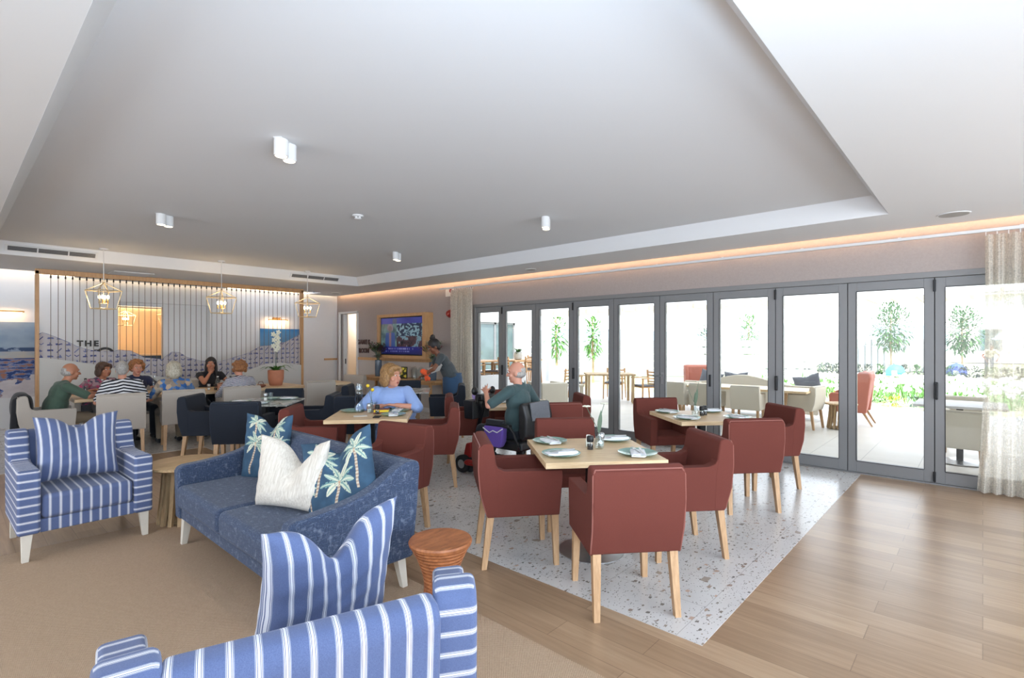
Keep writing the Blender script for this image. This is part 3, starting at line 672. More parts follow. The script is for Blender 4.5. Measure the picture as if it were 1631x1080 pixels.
tile_top = prof([(1.07, 1.69), (1.14, 1.73), (1.22, 1.70), (1.34, 1.64), (1.49, 1.56), (1.6, 1.49), (1.75, 1.43), (1.93, 1.39), (2.12, 1.39), (2.2, 1.42), (2.39, 1.40), (2.6, 1.27), (2.89, 1.23), (3.05, 1.37), (3.19, 1.36), (3.32, 1.26), (3.57, 1.18), (3.92, 1.15), (4.51, 1.33), (4.77, 1.48), (5.0, 1.50), (5.34, 1.58), (5.66, 1.75)])
hill_top = prof([(1.07, 1.30), (1.3, 1.27), (1.56, 1.22), (1.84, 1.16), (2.3, 1.03), (2.8, .90), (3.34, .83), (3.92, .83), (4.2, .88), (4.51, .96), (4.75, 1.05), (4.95, 1.09), (5.2, 1.10), (5.66, 1.03)])
INK = C('#454d84'); INK2 = C('#666e9c'); PAPER = C('#c2bec0')
def icon(x, z):
    """little blue sketches of boats, birds and anchors in a loose grid"""
    cw, ch = .118, .105; ci = math.floor(x/cw); cj = math.floor(z/ch)
    u = (x/cw-ci-.5)*2; v_ = (z/ch-cj-.5)*2; k = hsh(ci, cj, 3); j = hsh(ci, cj, 9); u += (j-.5)*.3; v_ += (k-.5)*.2
    c = PAPER
    if z > tile_top(x)-.012+.012*fbm(x*20, 1): return INK2
    ink = INK if j > .35 else INK2
    if k < .25:
        if abs(v_+.25) < .22 and abs(u) < .62-.4*abs(v_+.45): return ink
        if 0 < v_ < .55 and 0 < u < .45-.6*(v_): return INK2
    elif k < .45:
        if abs(v_) < .3 and abs(u) < .72 and fbm(u*4, v_*4, ci) > .38: return ink
    elif k < .62:
        if abs(abs(u)*.9-v_-.1) < .16 and abs(u) < .6: return ink
    elif k < .8:
        if abs(u) < .09 and abs(v_) < .6 or abs(math.hypot(u, v_+.15)-.42) < .12 and v_ < -.1: return ink
    elif k < .92:
        if abs(u-v_*.8) < .16 and abs(u) < .55: return ink
    elif math.hypot(u*.9, v_) < .38 and fbm(u*5, v_*5, cj) > .4: return INK2
    return lerp(c, C('#b0adb6'), fbm(x*9, z*9)*.8)
scr = thing('rope_screen', 'tall oak-framed screen strung with upright grey ropes behind the long table', 'room divider', (0, 0, 0))
FY = 11.9
B().box(1.045, 1.095, FY-.05, FY+.05, 0, CZ-.03).build('frame_post', 'oaktrim', scr, smooth=False, bevel=.004)
B().box(5.66, 5.72, FY-.05, FY+.05, 0, CZ-.03).build('frame_post', 'oaktrim', scr, smooth=False, bevel=.004)
B().box(1.045, 5.72, FY-.05, FY+.05, CZ-.03-.055, CZ-.001).build('frame_top_rail', 'oaktrim', scr, smooth=False, bevel=.004)
xs_ = []; nr = 46
for k in range(nr):
    x = 1.245+k*(5.60-1.245)/(nr-1); xs_.append(x)
    r_ = B().cyl((x, FY-.02, hill_top(x)-.05), (x, FY-.02, CZ-.13), .0048, n=6).build('rope', 'rope', scr)
    B().cyl((x, FY-.02, CZ-.145), (x, FY-.02, CZ-.085), .013, .009, n=8).build('rope_knot', 'black', r_)
panel('mountain_board', 'attr', 1.095, 5.66, .3, tile_top, FY+.02, .015, 620, 190, icon, scr, zbf=lambda x: hill_top(x)-.12)
panel('white_hill_board', 'attr', 1.095, 5.66, .0, hill_top, FY-.045, .02, 120, 3, lambda x, z: C('#c9c9c6'), scr)

# lettering
def lettering(name, txt, size, m, loc, rot, th=.012, parent=None, bold=.0, sp=1.0):
    cu = bpy.data.curves.new('txt', 'FONT'); cu.body = txt; cu.size = size; cu.extrude = th/2; cu.offset = bold; cu.space_character = sp
    cu.align_x = 'CENTER'; cu.align_y = 'CENTER'
    tmp = bpy.data.objects.new('txt', cu); COL.objects.link(tmp); dg = bpy.context.evaluated_depsgraph_get()
    me = bpy.data.meshes.new_from_object(tmp.evaluated_get(dg)); bpy.data.objects.remove(tmp)
    me.materials.clear(); me.materials.append(M[m]); o = bpy.data.objects.new(name, me); COL.objects.link(o); o.parent = parent; o.location = loc; o.rotation_euler = rot; return o
M['signblack'] = plain('sign_black', '#2a2625', .5)
M['signbrown'] = plain('sign_dark_brown', '#4a302d', .5)
t = thing('wall_sign', 'black raised letters THE on the white wall behind the rope screen', 'sign', (1.93, WY-.012, 1.53))
for k, ch_ in enumerate('THE'): lettering('letter', ch_, .155, 'signblack', ((k-1)*.125, 0, .0), (PI/2, 0, 0), parent=t, bold=.006)
lettering('letter', 'O', .40, 'signblack', (.27, 0, -.23), (PI/2, 0, 0), parent=t, bold=.004)
lettering('letter', 'E', .13, 'signblack', (.12, 0, -.17), (PI/2, 0, 0), parent=t, bold=.004)
t = thing('wall_sign', 'dark brown raised letters GAMES ROOM beside the games room door', 'sign', (WX-.012, 11.76, 1.47))
for k, ch_ in enumerate('GAMES'): lettering('letter', ch_, .155, 'signbrown', (0, .25-k*.122, .095), (PI/2, 0, -PI/2), parent=t, bold=.007)
for k, ch_ in enumerate('ROOM'): lettering('letter', ch_, .155, 'signbrown', (0, .19-k*.122, -.125), (PI/2, 0, -PI/2), parent=t, bold=.007)

# pictures with brass picture lights
def beach(x, z):
    v_ = (z-.55)/1.38; n = fbm(x*6, z*14, 2); s = fbm(x*2.2, z*3, 8)
    if v_ > .66: return lerp(C('#6f88a3'), C('#a3b2c0'), s*1.5-.25)
    if v_ > .61: return C('#3e5272') if n > .42 else C('#8b9bb0')
    if v_ > .52: return lerp(C('#b9b2a6'), C('#9ea8b4'), n*1.6-.3)
    w_ = fbm(x*11, z*34, 4); k = (v_-.12)/.4+(.35*(s-.5))+(.25*(x-.2))
    if v_ < .30 and fbm(x*2+3, z*3, 12) > .42+.9*(v_-.1): return lerp(C('#b9afb2'), C('#d0cbcb'), n)
    if w_ > .56: return C('#2f4478')
    if w_ > .48: return C('#6a7fae')
    if w_ < .36: return C('#9c6a58')
    return lerp(C('#5a5870'), C('#a39aa6'), n)
def sea(x, z):
    v_ = (z-1.1)/.8; return lerp(C('#8fb6cc'), C('#2f76b0'), v_+.25*(fbm(x*3, z*8, 3)-.5)) if v_ > .15 else lerp(C('#e0dccb'), C('#8fb6cc'), fbm(x*4, z*10))
t = thing('canvas_painting', 'large canvas of a rocky beach under grey sky, left of the rope screen', 'painting', (0, 0, 0))
panel('canvas', 'attr', -.95, 1.2, .55, 1.93, WY-.035, .034, 260, 170, beach, t)
t = thing('canvas_painting', 'blue sea and sky canvas behind the orchid, partly hidden by the mountain board', 'painting', (0, 0, 0))
panel('canvas', 'attr', 5.22, 6.2, 1.1, 1.9, WY-.035, .034, 60, 50, sea, t)
M['tube'] = emit('picture_light_tube', (1, .62, .34), 10)
for xc, w_, lab in ((.45, .55, 'above the rocky beach canvas'), (5.62, .24, 'above the blue sea canvas')):
    t = thing('picture_light', 'slim brass picture light glowing '+lab, 'picture light', (xc, WY, 2.12), 0, 'brass picture lights')
    q = B().cyl((-w_, -.12, .0), (w_, -.12, .0), .013, n=10).build('lamp_bar', 'brass', t); B().box(-w_+.03, w_-.03, -.124, -.112, -.018, -.012).build('light_tube', 'tube', q, smooth=False)
    for k in (-.08, 0, .08): B().tube([(k, 0, .03), (k, -.06, .07), (k, -.12, .0)], .006, 6).build('bracket_arm', 'brass', t)
    B().box(-.1, .1, -.02, 0, .0, .06).build('wall_plate', 'brass', t, bevel=.004)
    light('AREA', 'picture_light_glow', (xc, WY-.13, 2.09), 3, (1, .62, .32), rot=(PI/2.6, 0, 0), size=2*w_, size_y=.03)

# television in a wooden case, and the things on the wall
def tvpic(y, z):
    u = (10.66-y)/1.5; v_ = (z-1.27)/.86
    def bx(a, b_, c_, d_): return a < u < b_ and c_ < v_ < d_
    if v_ > .84: return lerp(C('#2a2f8c'), C('#4a56c0'), fbm(u*3, v_*3, 1)) if not bx(.25, .36, .84, .98) else C('#565f80')
    if v_ < .22:
        if .14 < v_ < .19 and .05 < u < .8 and vn(u*70, 1, 3) > .45: return C('#8a8fd0')
        if .08 < v_ < .11 and .05 < u < .7 and vn(u*90, 2, 3) > .45: return C('#6f76c0')
        return lerp(C('#1c1f5e'), C('#2e3190'), v_*5)
    if u < .36:
        if math.hypot((u-.19)*1.7, v_-.70) < .085: return C('#7d6d74')
        if math.hypot((u-.19)*1.5, v_-.73) < .12 and v_ > .66: return C('#8a8494')
        if v_ < .60 and abs(u-.19) < .13-.1*max(0, v_-.45): return C('#3f5ca0') if abs(u-.19) > .03 else C('#8b6f7c')
        return lerp(C('#3d5a66'), C('#7fa6a6'), fbm(u*14, v_*6, 5)*1.6-.4)
    if u > .36 and v_ > .50:
        return C('#8fb4c4') if fbm(u*26, v_*24, 6) > .52 else C('#1f2f4e')
    n = fbm(u*16, v_*9, 7); return lerp(C('#20242f'), C('#6b4650'), n*1.8-.5) if n < .62 else C('#7ea2b4')
t = thing('television', 'television showing blue news pictures in a deep oak case on the wall', 'television', (0, 0, 0))
B().box(7.07, WX, 8.98, 9.10, 1.18, 2.22).box(7.07, WX, 10.78, 10.86, 1.18, 2.22).box(7.07, WX, 9.10, 10.78, 1.18, 1.26).box(7.07, WX, 9.10, 10.78, 2.15, 2.22).box(7.2, WX, 9.1, 10.78, 1.2, 2.2).build('oak_case', 'oaktrim', t, smooth=False, bevel=.004)
B().box(7.12, 7.19, 9.11, 10.77, 1.265, 2.145).build('screen_housing', 'black', t, smooth=False, bevel=.004)
panel('screen', 'screen', 9.13, 10.75, 1.285, 2.13, 7.118, .002, 150, 90, tvpic, t, axis='x')
t = thing('fire_sign', 'small square fire-point sign with a red symbol, high beside the curtain', 'sign', (WX, 8.42, 2.64))
B().box(-.008, 0, -.13, .13, -.1, .1).build('sign_plate', 'paper', t, smooth=False)
q = B(); q.lathe([(.045, 0), (.045, .003)], 20); q = q.build('red_symbol', 'scooter_red', t); q.rotation_euler = (0, -PI/2, 0); q.location = (-.009, -.04, .02)
B().box(-.011, -.008, -.09, -.03, -.08, -.055).build('symbol_bar', 'scooter_red', t, smooth=False)
t = thing('alarm_sounder', 'red round fire alarm sounder on the wall beside the curtain', 'alarm', (WX, 8.42, 2.17))
q = B().lathe([(.075, 0), (.075, .035), (.05, .07), (.02, .075)], 24).build('sounder_body', 'scooter_red', t); q.rotation_euler = (0, -PI/2, 0)
q = B().lathe([(.085, 0), (.085, .012)], 24).build('mounting_base', 'scooter_red', t); q.rotation_euler = (0, -PI/2, 0)

# console table under the television
t = thing('console_table', 'narrow oak console table against the wall under the television', 'table', (7.02, 9.9, 0))
B().box(-.24, .22, -1.6, 1.42, .72, .755).build('tabletop', 'oaktrim', t, smooth=False, bevel=.005)
for y_ in (-1.4, 1.2):
    for x_ in (-.18, .17): B().taper((x_, y_, 0), (.04, .04), (x_, y_-.03*(1 if y_ > 0 else -1), .72), (.05, .05)).build('leg', 'oaktrim', t)
B().box(-.2, .2, -1.42, 1.22, .66, .72).build('apron', 'oaktrim', t, smooth=False)
M['bluevase'] = plain('smoky_blue_vase', '#6d7f93', .15, Transmission_Weight=.4)
def bouquet(par, n, h, spread, mats, seed, zb):
    rnd = random.Random(seed)
    for k in range(n):
        an = rnd.random()*2*PI; r_ = spread*(.3+.7*rnd.random()); L = h*(.65+.35*rnd.random()); dx_, dy_ = math.cos(an)*r_*.45-.03, math.sin(an)*r_
        pts = [(0, 0, zb-.1), (dx_*.3, dy_*.3, zb+L*.5), (dx_, dy_, zb+L)]; stem = B().tube(pts, .003, 5).build('stem', 'leafdark', par)
        b = B(); mt = mats[k % len(mats)]
        for j in range(16):
            q = .25+.75*j/16; p = V(pts[1]).lerp(V(pts[2]), q) if q > .3 else V(pts[0]).lerp(V(pts[1]), q+.4)
            a2 = rnd.random()*2*PI; b.leafblade(p, (math.cos(a2), math.sin(a2), .6), .07+.07*rnd.random(), .032, .4, 4)
        b.build('foliage', mt, stem)
for x_, y_, n_, h_, sp, mats, sd, lab in ((6.98, 10.66, 26, .44, .34, ['leafdark', 'plum', 'leaf', 'leafdark', 'plum'], 4, 'smoky blue glass vase of dark leaves and plum sprigs on the console table'),
                                      (6.98, 8.62, 22, .48, .36, ['leaf', 'leafdark', 'orchid', 'plum'], 8, 'tall blue glass vase of green and reddish sprigs behind the waitress')):
    t = thing('flower_vase', lab, 'vase', (x_, y_, .755))
    B().lathe([(.07, 0), (.075, .02), (.082, .2), (.078, .38), (.072, .385), (.07, .36), (.066, .03)], 28).build('vase_body', 'bluevase', t)
    bouquet(t, n_, h_, sp, mats, sd, .38)
t = thing('framed_photo', 'small black framed photo with yellow print on the console table', 'picture frame', (6.9, 9.55, .755), .35)
B().box(-.008, .008, -.1, .1, 0, .26).build('frame', 'black', t, bevel=.004)
def yel(y, z): return C('#d8c84a') if fbm(y*20, z*18, 3) > .45 else C('#3b3d20')
panel('photo_print', 'attr', -.08, .08, .02, .24, -.0095, .001, 24, 30, yel, t, axis='x')
for k, (y_, lab) in enumerate(((9.25, 'left'), (9.02, 'right'))):
    t = thing('glass_jar', 'tall clear glass jar on the console table, %s one of the pair' % lab, 'jar', (6.98, y_, .755), 0, 'glass jars on the console')
    B().lathe([(.06, 0), (.07, .01), (.07, .2), (.05, .23), (.046, .23), (.066, .195), (.064, .012)], 24).build('jar_body', 'glass', t); B().lathe([(.05, .23), (.055, .25), (.02, .265), (.012, .28)], 20).build('lid', 'glass', t)

# ------------------------------------------------------------------ dining chairs
def make_chair(name, label, cat, loc, ang, fab, pipe, group, arms=True, h=.86, kind='chair'):
    t = thing(name, label, 'chair', loc, face_dir(ang), group)
    wd = .27
    back = [(-.245, .36), (-.15, .36), (-.16, .60), (-.20, h-.01), (-.225, h+.005), (-.27, h), (-.305, h-.03), (-.31, .66), (-.285, .5)]
    B().prism(back, -wd, wd).build('backrest', fab, t, bevel=.016, seg=3)
    B().box(-wd+.07, wd-.07, -.2, .265, .355, .47).build('seat', fab, t, bevel=.03, seg=4)
    for s_ in (-1, 1):
        arm = [(-.24, .358), (.262, .358), (.285, .62), (.285, .665), (-.12, .67), (-.165, .69), (-.205, .76), (-.22, .76), (-.255, .6)]
        B().prism(arm, s_*(wd-.0015), s_*(wd-.085)).build('armrest', fab, t, bevel=.02, seg=4)
        p = B().tube([(s_*(wd-.008), -.243, .37), (s_*(wd-.005), -.288, .52), (s_*(wd-.004), -.302, .68), (s_*(wd-.005), -.300, h-.045), (s_*(wd-.02), -.292, h-.012)], .0045, 6).build('piping', pipe, t)
        B().taper((s_*.235, .245, 0), (.036, .036), (s_*.225, .235, .37), (.05, .05)).build('leg', 'oakz', t, bevel=.003)
        B().taper((s_*.235, -.262, 0), (.036, .036), (s_*.225, -.215, .37), (.05, .05)).build('leg', 'oakz', t, bevel=.003)
    B().tube([(-wd+.02, -.292, h-.012), (wd-.02, -.292, h-.012)], .0045, 6).build('piping', pipe, t)
    return t
fv = (.656, .755); rv = (.755, -.656)   # the square tables stand turned in the room: 'far' and 'right' directions
AF, AR = 49.0, -41.0
def at_table(c, a, b_): return (c[0]+a*rv[0]+b_*fv[0], c[1]+a*rv[1]+b_*fv[1])
TA, TB, TC, TD, TE, TF = (3.25, 2.16), (5.54, 2.26), (3.19, 5.0), (5.08, 4.5), (2.9, 7.15), (5.17, 7.13)
red_chairs = [
    (TA, 0, -.70, AF, 'rust red armchair closest to the camera, seen squarely from behind'),
    (TA, -.56, 0.02, AR+2, 'rust red armchair at the left side of the front oak table'),
    (TA, .66, -.02, AR+180, 'rust red armchair at the right side of the front oak table'),
    (TA, 0, .66, AF+180, 'rust red armchair on the far side of the front oak table'),
    (TB, .03, -.68, AF, 'rust red armchair at the near side of the oak table by the glass doors'),
    (TB, -.15, .66, AF+180, 'rust red armchair at the far left of the oak table by the glass doors'),
    (TB, .70, -.02, AR+180, 'rust red armchair at the right side of the table by the glass doors'),
    (TC, -.60, 0, AR, 'rust red armchair left of the table of the woman in blue'),
    (TC, .66, -.05, AR+180, 'rust red armchair right of the table of the woman in blue'),
    (TC, .02, .60, AF+180, 'rust red armchair the woman in blue sits on'),
    (TD, .35, -.62, AF, 'rust red armchair directly behind the mobility scooter seat'),
    (TD, .62, .1, AR+180, 'rust red armchair right of the scooter table, in front of the doors'),
    (TD, -.1, .62, AF+180, 'rust red armchair beyond the raised hand of the man on the scooter'),
    (TD, -.66, .2, AR, 'rust red armchair behind the scooter handlebars'),
]
chair0 = None
for c, a, b_, an, lab in red_chairs:
    x, y = at_table(c, a, b_)
    if chair0 is None: chair0 = make_chair('dining_chair', lab, 'chair', (x, y, 0), an, 'red', 'redpipe', 'rust red dining armchairs')
    else: dup(chair0, (x, y, 0), face_dir(an), lab)
dup(chair0, (2.43, 3.62, 0), face_dir(193), 'rust red armchair turned sideways behind the right end of the blue sofa')
navy0 = None
for c, a, b_, an, lab in [
    (TE, -.66, 0, AR, 'leftmost navy blue armchair, left of the marble table behind the sofa'),
    (TE, 0, -.66, AF, 'navy blue armchair seen from behind, left of the palm-print cushion'),
    (TE, .66, 0, AR+180, 'navy blue armchair at the right side of the marble table behind the sofa'),
    (TE, 0, .62, AF+180, 'navy blue armchair on the far side of the marble table behind the sofa'),
    (TF, -.66, 0, AR, 'navy blue armchair left of the woman in blue'),
    (TF, -.42, -1.62, AF-6, 'navy blue armchair in front of the waitress, behind the woman in blue'),
    (TF, .70, -.05, AR+180, 'navy blue armchair beside the curtain, right of the waitress'),
    (TF, -.05, .66, AF+180, 'navy blue armchair on the far side of the marble table by the waitress')]:
    x, y = at_table(c, a, b_)
    if navy0 is None: navy0 = make_chair('dining_chair', lab, 'chair', (x, y, 0), an, 'navy', 'navypipe', 'navy dining armchairs')
    else: dup(navy0, (x, y, 0), face_dir(an), lab)
bg0 = None
for x, y, an, lab in [
    (1.68, 8.88, 78, 'beige armchair the man in the striped shirt sits on'),
    (2.42, 8.92, 80, 'beige armchair of the silver-haired woman with the blue scarf'),
    (3.22, 8.95, 84, 'beige armchair of the curly-haired woman in fine stripes'),
    (.93, 9.33, 0, 'beige armchair with a dark jacket, left end of the long table'),
    (1.62, 10.6, -90, 'beige armchair of the woman in the pink floral top'),
    (2.3, 10.6, -90, 'beige armchair of the auburn-haired woman with pearls'),
    (3.3, 10.6, -90, 'beige armchair of the long dark-haired woman'),
    (4.62, 9.15, 88, 'empty beige armchair right of the potted orchid'),
    (5.75, 9.95, 200, 'beige armchair beside the small oak table near the games room door')]:
    if bg0 is None: bg0 = make_chair('dining_chair', lab, 'chair', (x, y, 0), an, 'beige', 'beigepipe', 'beige dining armchairs')
    else: dup(bg0, (x, y, 0), face_dir(an), lab)

# ------------------------------------------------------------------ tables
def square_table(name, lab, c, top, th, half=.42, rz=None, baser=.24):
    t = thing(name, lab, 'table', (c[0], c[1], 0), math.radians(-41) if rz is None else rz)
    B().box(-half, half, -half, half, .76-th, .76).build('tabletop', top, t, smooth=False, bevel=.003)
    B().box(-.035, .035, -.035, .035, .02, .70).build('pedestal', 'black', t, bevel=.004)
    B().lathe([(baser, 0), (baser, .008), (.06, .022), (.04, .025)], 48).build('base_plate', 'steel', t)
    B().box(-.25, .25, -.03, .03, .76-th-.02, .76-th).box(-.03, .03, -.25, .25, .76-th-.02, .76-th).build('top_bracket', 'black', t)
    B().cyl((.28, -.36, .76-th-.012), (.28, -.36, .76-th), .012).build('glide_stud', 'white', t)
    return t
square_table('dining_table', 'square light oak table nearest the camera, laid with four plates', TA, 'oak', .04)
square_table('dining_table', 'square light oak table closest to the glass doors, laid with four plates', TB, 'oak', .04)
square_table('dining_table', 'square light oak table where the woman in blue sits', TC, 'oak', .04)
square_table('dining_table', 'square light oak table in front of the man on the scooter', TD, 'oak', .04)
square_table('dining_table', 'square marble-topped table between navy chairs, behind the sofa', TE, 'marble', .022)
square_table('dining_table', 'square marble-topped table the waitress bends over', TF, 'marble', .022)
square_table('side_table', 'small square oak table right of the empty beige chair by the games room', (5.25, 9.75), 'oak', .05, half=.3, rz=0, baser=.16)
t = thing('long_table', 'long oak table of the seven seated people, potted orchid at its right end', 'table', (2.88, 9.78, 0))
B().box(-1.66, 1.66, -.48, .48, .715, .76).build('tabletop', 'oak', t, smooth=False, bevel=.004)
for s_ in (-1.3, 0, 1.3): B().box(s_-.06, s_+.06, -.3, .3, 0, .715).build('trestle_leg', 'black', t, bevel=.004)
t = thing('dining_table', 'white-topped table cut off by the left edge of the picture', 'table', (-.30, 7.3, 0)); B().box(-.45, .45, -.45, .45, .72, .76).build('tabletop', 'marble', t, smooth=False); B().box(-.42, .42, -.42, .42, .64, .72).build('apron', 'oak', t, smooth=False)
for a_ in (-1, 1):
    for b__ in (-1, 1): B().box(a_*.4-.03, a_*.4+.03, b__*.4-.03, b__*.4+.03, 0, .64).build('leg', 'oakz', t)

# ------------------------------------------------------------------ lounge
struct_rug = tag(B().box(-2.4, 2.05, -1.2, 5.25, 0, .010).build('woven_rug', 'rug', smooth=False, bevel=.003), 'large sand-coloured woven rug under the sofa and the two striped armchairs', 'rug')
RZ = .010
def armchair(lab, loc, rz, w=.41, flare=0):
    t = thing('armchair', lab, 'armchair', loc, rz, None); aw = .125
    B().box(-w+aw-.01, w-aw+.01, -.30, .375, .19, .285).build('seat_base', 'st_x', t, bevel=.012, seg=3)
    b = B().box(-w+aw+.004, w-aw-.004, -.24, .395, .285, .46); b.build('seat_cushion', 'st_x', t, bevel=.035, seg=5)
    bk = [(-.345, .20), (-.19, .20), (-.20, .45), (-.245, .80), (-.27, .835), (-.32, .85), (-.375, .84), (-.40, .80), (-.385, .6)]
    B().prism(bk, -w+.115, w-.115).build('backrest', 'st_x', t, bevel=.02, seg=4)
    for s_ in (-1, 1):
        pr = [(-.345, .19), (.395, .19), (.405, .60), (.395, .635), (.36, .645), (0, .635), (-.12, .64), (-.165, .70), (-.20, .80), (-.235, .845), (-.28, .862), (-.36, .858), (-.395, .83), (-.405, .78), (-.385, .55)]
        ar = B().prism(pr, s_*w, s_*(w-aw)).build('armrest', 'st_zy', t, bevel=.022, seg=4)
        if flare:
            pv = V((s_*w, -.36, 0)); an_ = -s_*(flare if s_ < 0 else flare*2.6); ar.rotation_euler.z = an_; ar.location = pv-Matrix.Rotation(an_, 3, 'Z') @ pv
        B().taper((s_*(w-.045), .355, 0), (.038, .038), (s_*(w-.055), .345, .2), (.062, .062)).build('leg', 'legwhite', t, bevel=.003)
        B().taper((s_*(w-.045), -.35, 0), (.038, .038), (s_*(w-.055), -.30, .2), (.062, .062)).build('leg', 'legwhite', t, bevel=.003)
    return t
armchair('blue and white striped armchair at the left edge, facing the camera', (.73, 5.33, RZ), PI+.02, .398)
armchair('blue and white striped armchair in the bottom foreground, seen from behind', (.70, 1.485, RZ), math.radians(-18), .43, math.radians(7)).scale = (1, .86, 1)
# sofa, facing -x
def sofa():
    L = .98
    t = thing('sofa', 'dark blue tweed two-seat sofa with sloping arms and white legs', 'sofa', (1.60, 3.62, RZ), PI/2, None)
    B().box(-L+.09, L-.09, -.34, .385, .20, .29).build('seat_base', 'tweed', t, bevel=.012, seg=3)
    for s_ in (-1, 1):
        B().box(min(s_*.002, s_*(L-.105)), max(s_*.002, s_*(L-.105)), -.2, .425, .295, .465).build('seat_cushion', 'tweed', t, bevel=.045, seg=5)
    bk = [(-.385, .21), (-.17, .21), (-.18, .46), (-.235, .62), (-.29, .76), (-.32, .79), (-.37, .80), (-.425, .79), (-.44, .76), (-.42, .5)]
    B().prism(bk, -L+.03, L-.03).build('backrest', 'tweed', t, bevel=.018, seg=4)
    for s_ in (-1, 1):
        pr = [(-.385, .20), (.40, .20), (.41, .56), (.395, .592), (.36, .603), (.22, .612), (.08, .63), (-.03, .652), (-.12, .685), (-.20, .73), (-.27, .77), (-.34, .796), (-.40, .80), (-.435, .785), (-.44, .75), (-.42, .5)]
        B().prism(pr, s_*L, s_*(L-.10)).build('armrest', 'tweed', t, bevel=.02, seg=4)
        B().taper((s_*(L-.07), .36, 0), (.038, .038), (s_*(L-.085), .34, .205), (.062, .062)).build('leg', 'legwhite', t, bevel=.003)
        B().taper((s_*(L-.07), -.36, 0), (.038, .038), (s_*(L-.085), -.33, .205), (.062, .062)).build('leg', 'legwhite', t, bevel=.003)
    B().tube([(-L+.04, -.385, .80), (L-.04, -.385, .80)], .005, 6).build('piping', 'tweed', t)
sofa()

def pillow(name, lab, loc, rot, W, H, T, m, chop=.1, fold=.0, n=44, fn=None, cat='cushion', grp=None, uvs=1.0):
    """a stuffed square cushion: pointed ears, a dent in the top edge and, if wanted, wings that fold forward"""
    me = bpy.data.meshes.new(name); vs = []; uv = []; cols = []
    for side in (1, -1):
        for j in range(n+1):
            v_ = -1+2*j/n
            for i in range(n+1):
                u = -1+2*i/n
                up = (v_+1)/2
                cx = u*(1-.085*(1-v_*v_)); cz = v_*(1-.07*(1-u*u))
                dent = math.exp(-(u/.34)**2)*up**2.2
                x = cx*W/2*(1-.06*up*fold*6); z = cz*H/2-chop*dent
                th = T*.5*max(0, (1-u**4)*(1-v_**4))**.55*(1-.62*dent)*(1-.25*max(0, v_))
                wr = .006*math.sin(9*u+4*v_)*(1-abs(u)**6)*(1-abs(v_)**6)+.004*math.sin(17*v_-7*u)
                y = side*(th+wr*side*.5)
                y += fold*(abs(u)**1.3)*up-.25*fold*dent
                vs.append((x, y, z)); uv.append((u*W/2*uvs, v_*H/2))
                if fn: cols.append(fn(u, v_))
    N = (n+1)*(n+1); fs = []
    for k in (0, 1):
        for j in range(n):
            for i in range(n):
                a = k*N+j*(n+1)+i; q = (a, a+1, a+n+2, a+n+1); fs.append(q if k == 1 else q[::-1])
    me.from_pydata(vs, [], fs); ul = me.uv_layers.new(name='uv')
    for p in me.polygons:
        p.use_smooth = True
        for li in p.loop_indices: ul.data[li].uv = uv[me.loops[li].vertex_index]
    if fn: paint(me, cols)
    bm = bmesh.new(); bm.from_mesh(me); bmesh.ops.remove_doubles(bm, verts=bm.verts, dist=.0008); bm.to_mesh(me); bm.free()
    me.materials.append(M[m]); o = bpy.data.objects.new(name, me); COL.objects.link(o); o.location = loc; o.rotation_euler = rot
    return tag(o, lab, cat, grp)
def palm_cloth(palms, seed):
    base = C('#2a4860'); LF = [C('#c3cdb6'), C('#9fb7a8'), C('#6f9593'), C('#dad9c2')]; TR = [C('#cdbfa6'), C('#a98f7c')]
    fr = []
    rnd = random.Random(seed)
    for (px_, py_, s, lean) in palms:
        for k in range(8):
            an = math.radians(-30+k*34+rnd.uniform(-8, 8)); L = s*(.40+.1*rnd.random()); w_ = s*.072
            fr.append((px_, py_, an, L, w_, k % 4))
    def f(u, v_):
        n = fbm(u*3+seed, v_*3, 2); c = lerp(base, C('#3d627e'), n*1.6-.5)
        c = lerp(c, C('#223f56'), fbm(u*7, v_*7, 9)*1.2-.6)
        for (px_, py_, s, lean) in palms:
            d = py_-v_
            if 0 < d < s*1.05:
                xc = px_-lean*d+.03*math.sin(d*5)
                if abs(u-xc) < .026*s+.012: c = TR[int(d*26) % 2]
            if math.hypot(u-px_, (v_-py_)*1.0) < .075*s: c = TR[0] if fbm(u*30, v_*30, 4) > .5 else C('#b98a6c')
        for (px_, py_, an, L, w_, k) in fr:
            dx_, dy_ = u-px_, v_-py_; a = dx_*math.cos(an)+dy_*math.sin(an); b_ = -dx_*math.sin(an)+dy_*math.cos(an); t = a/L
            if 0.08 < t < 1:
                bb = b_+.28*L*t*t*(1 if math.cos(an) > 0 else -1)
                wd = w_*(math.sin(PI*t)**.6)
                if abs(bb) < wd:
                    c = LF[k] if abs(bb) > wd*.22 else LF[(k+2) % 4]
                    if hsh(round(t*16), k, seed) > .80 and abs(bb) > wd*.6: c = base
        return c
    return f
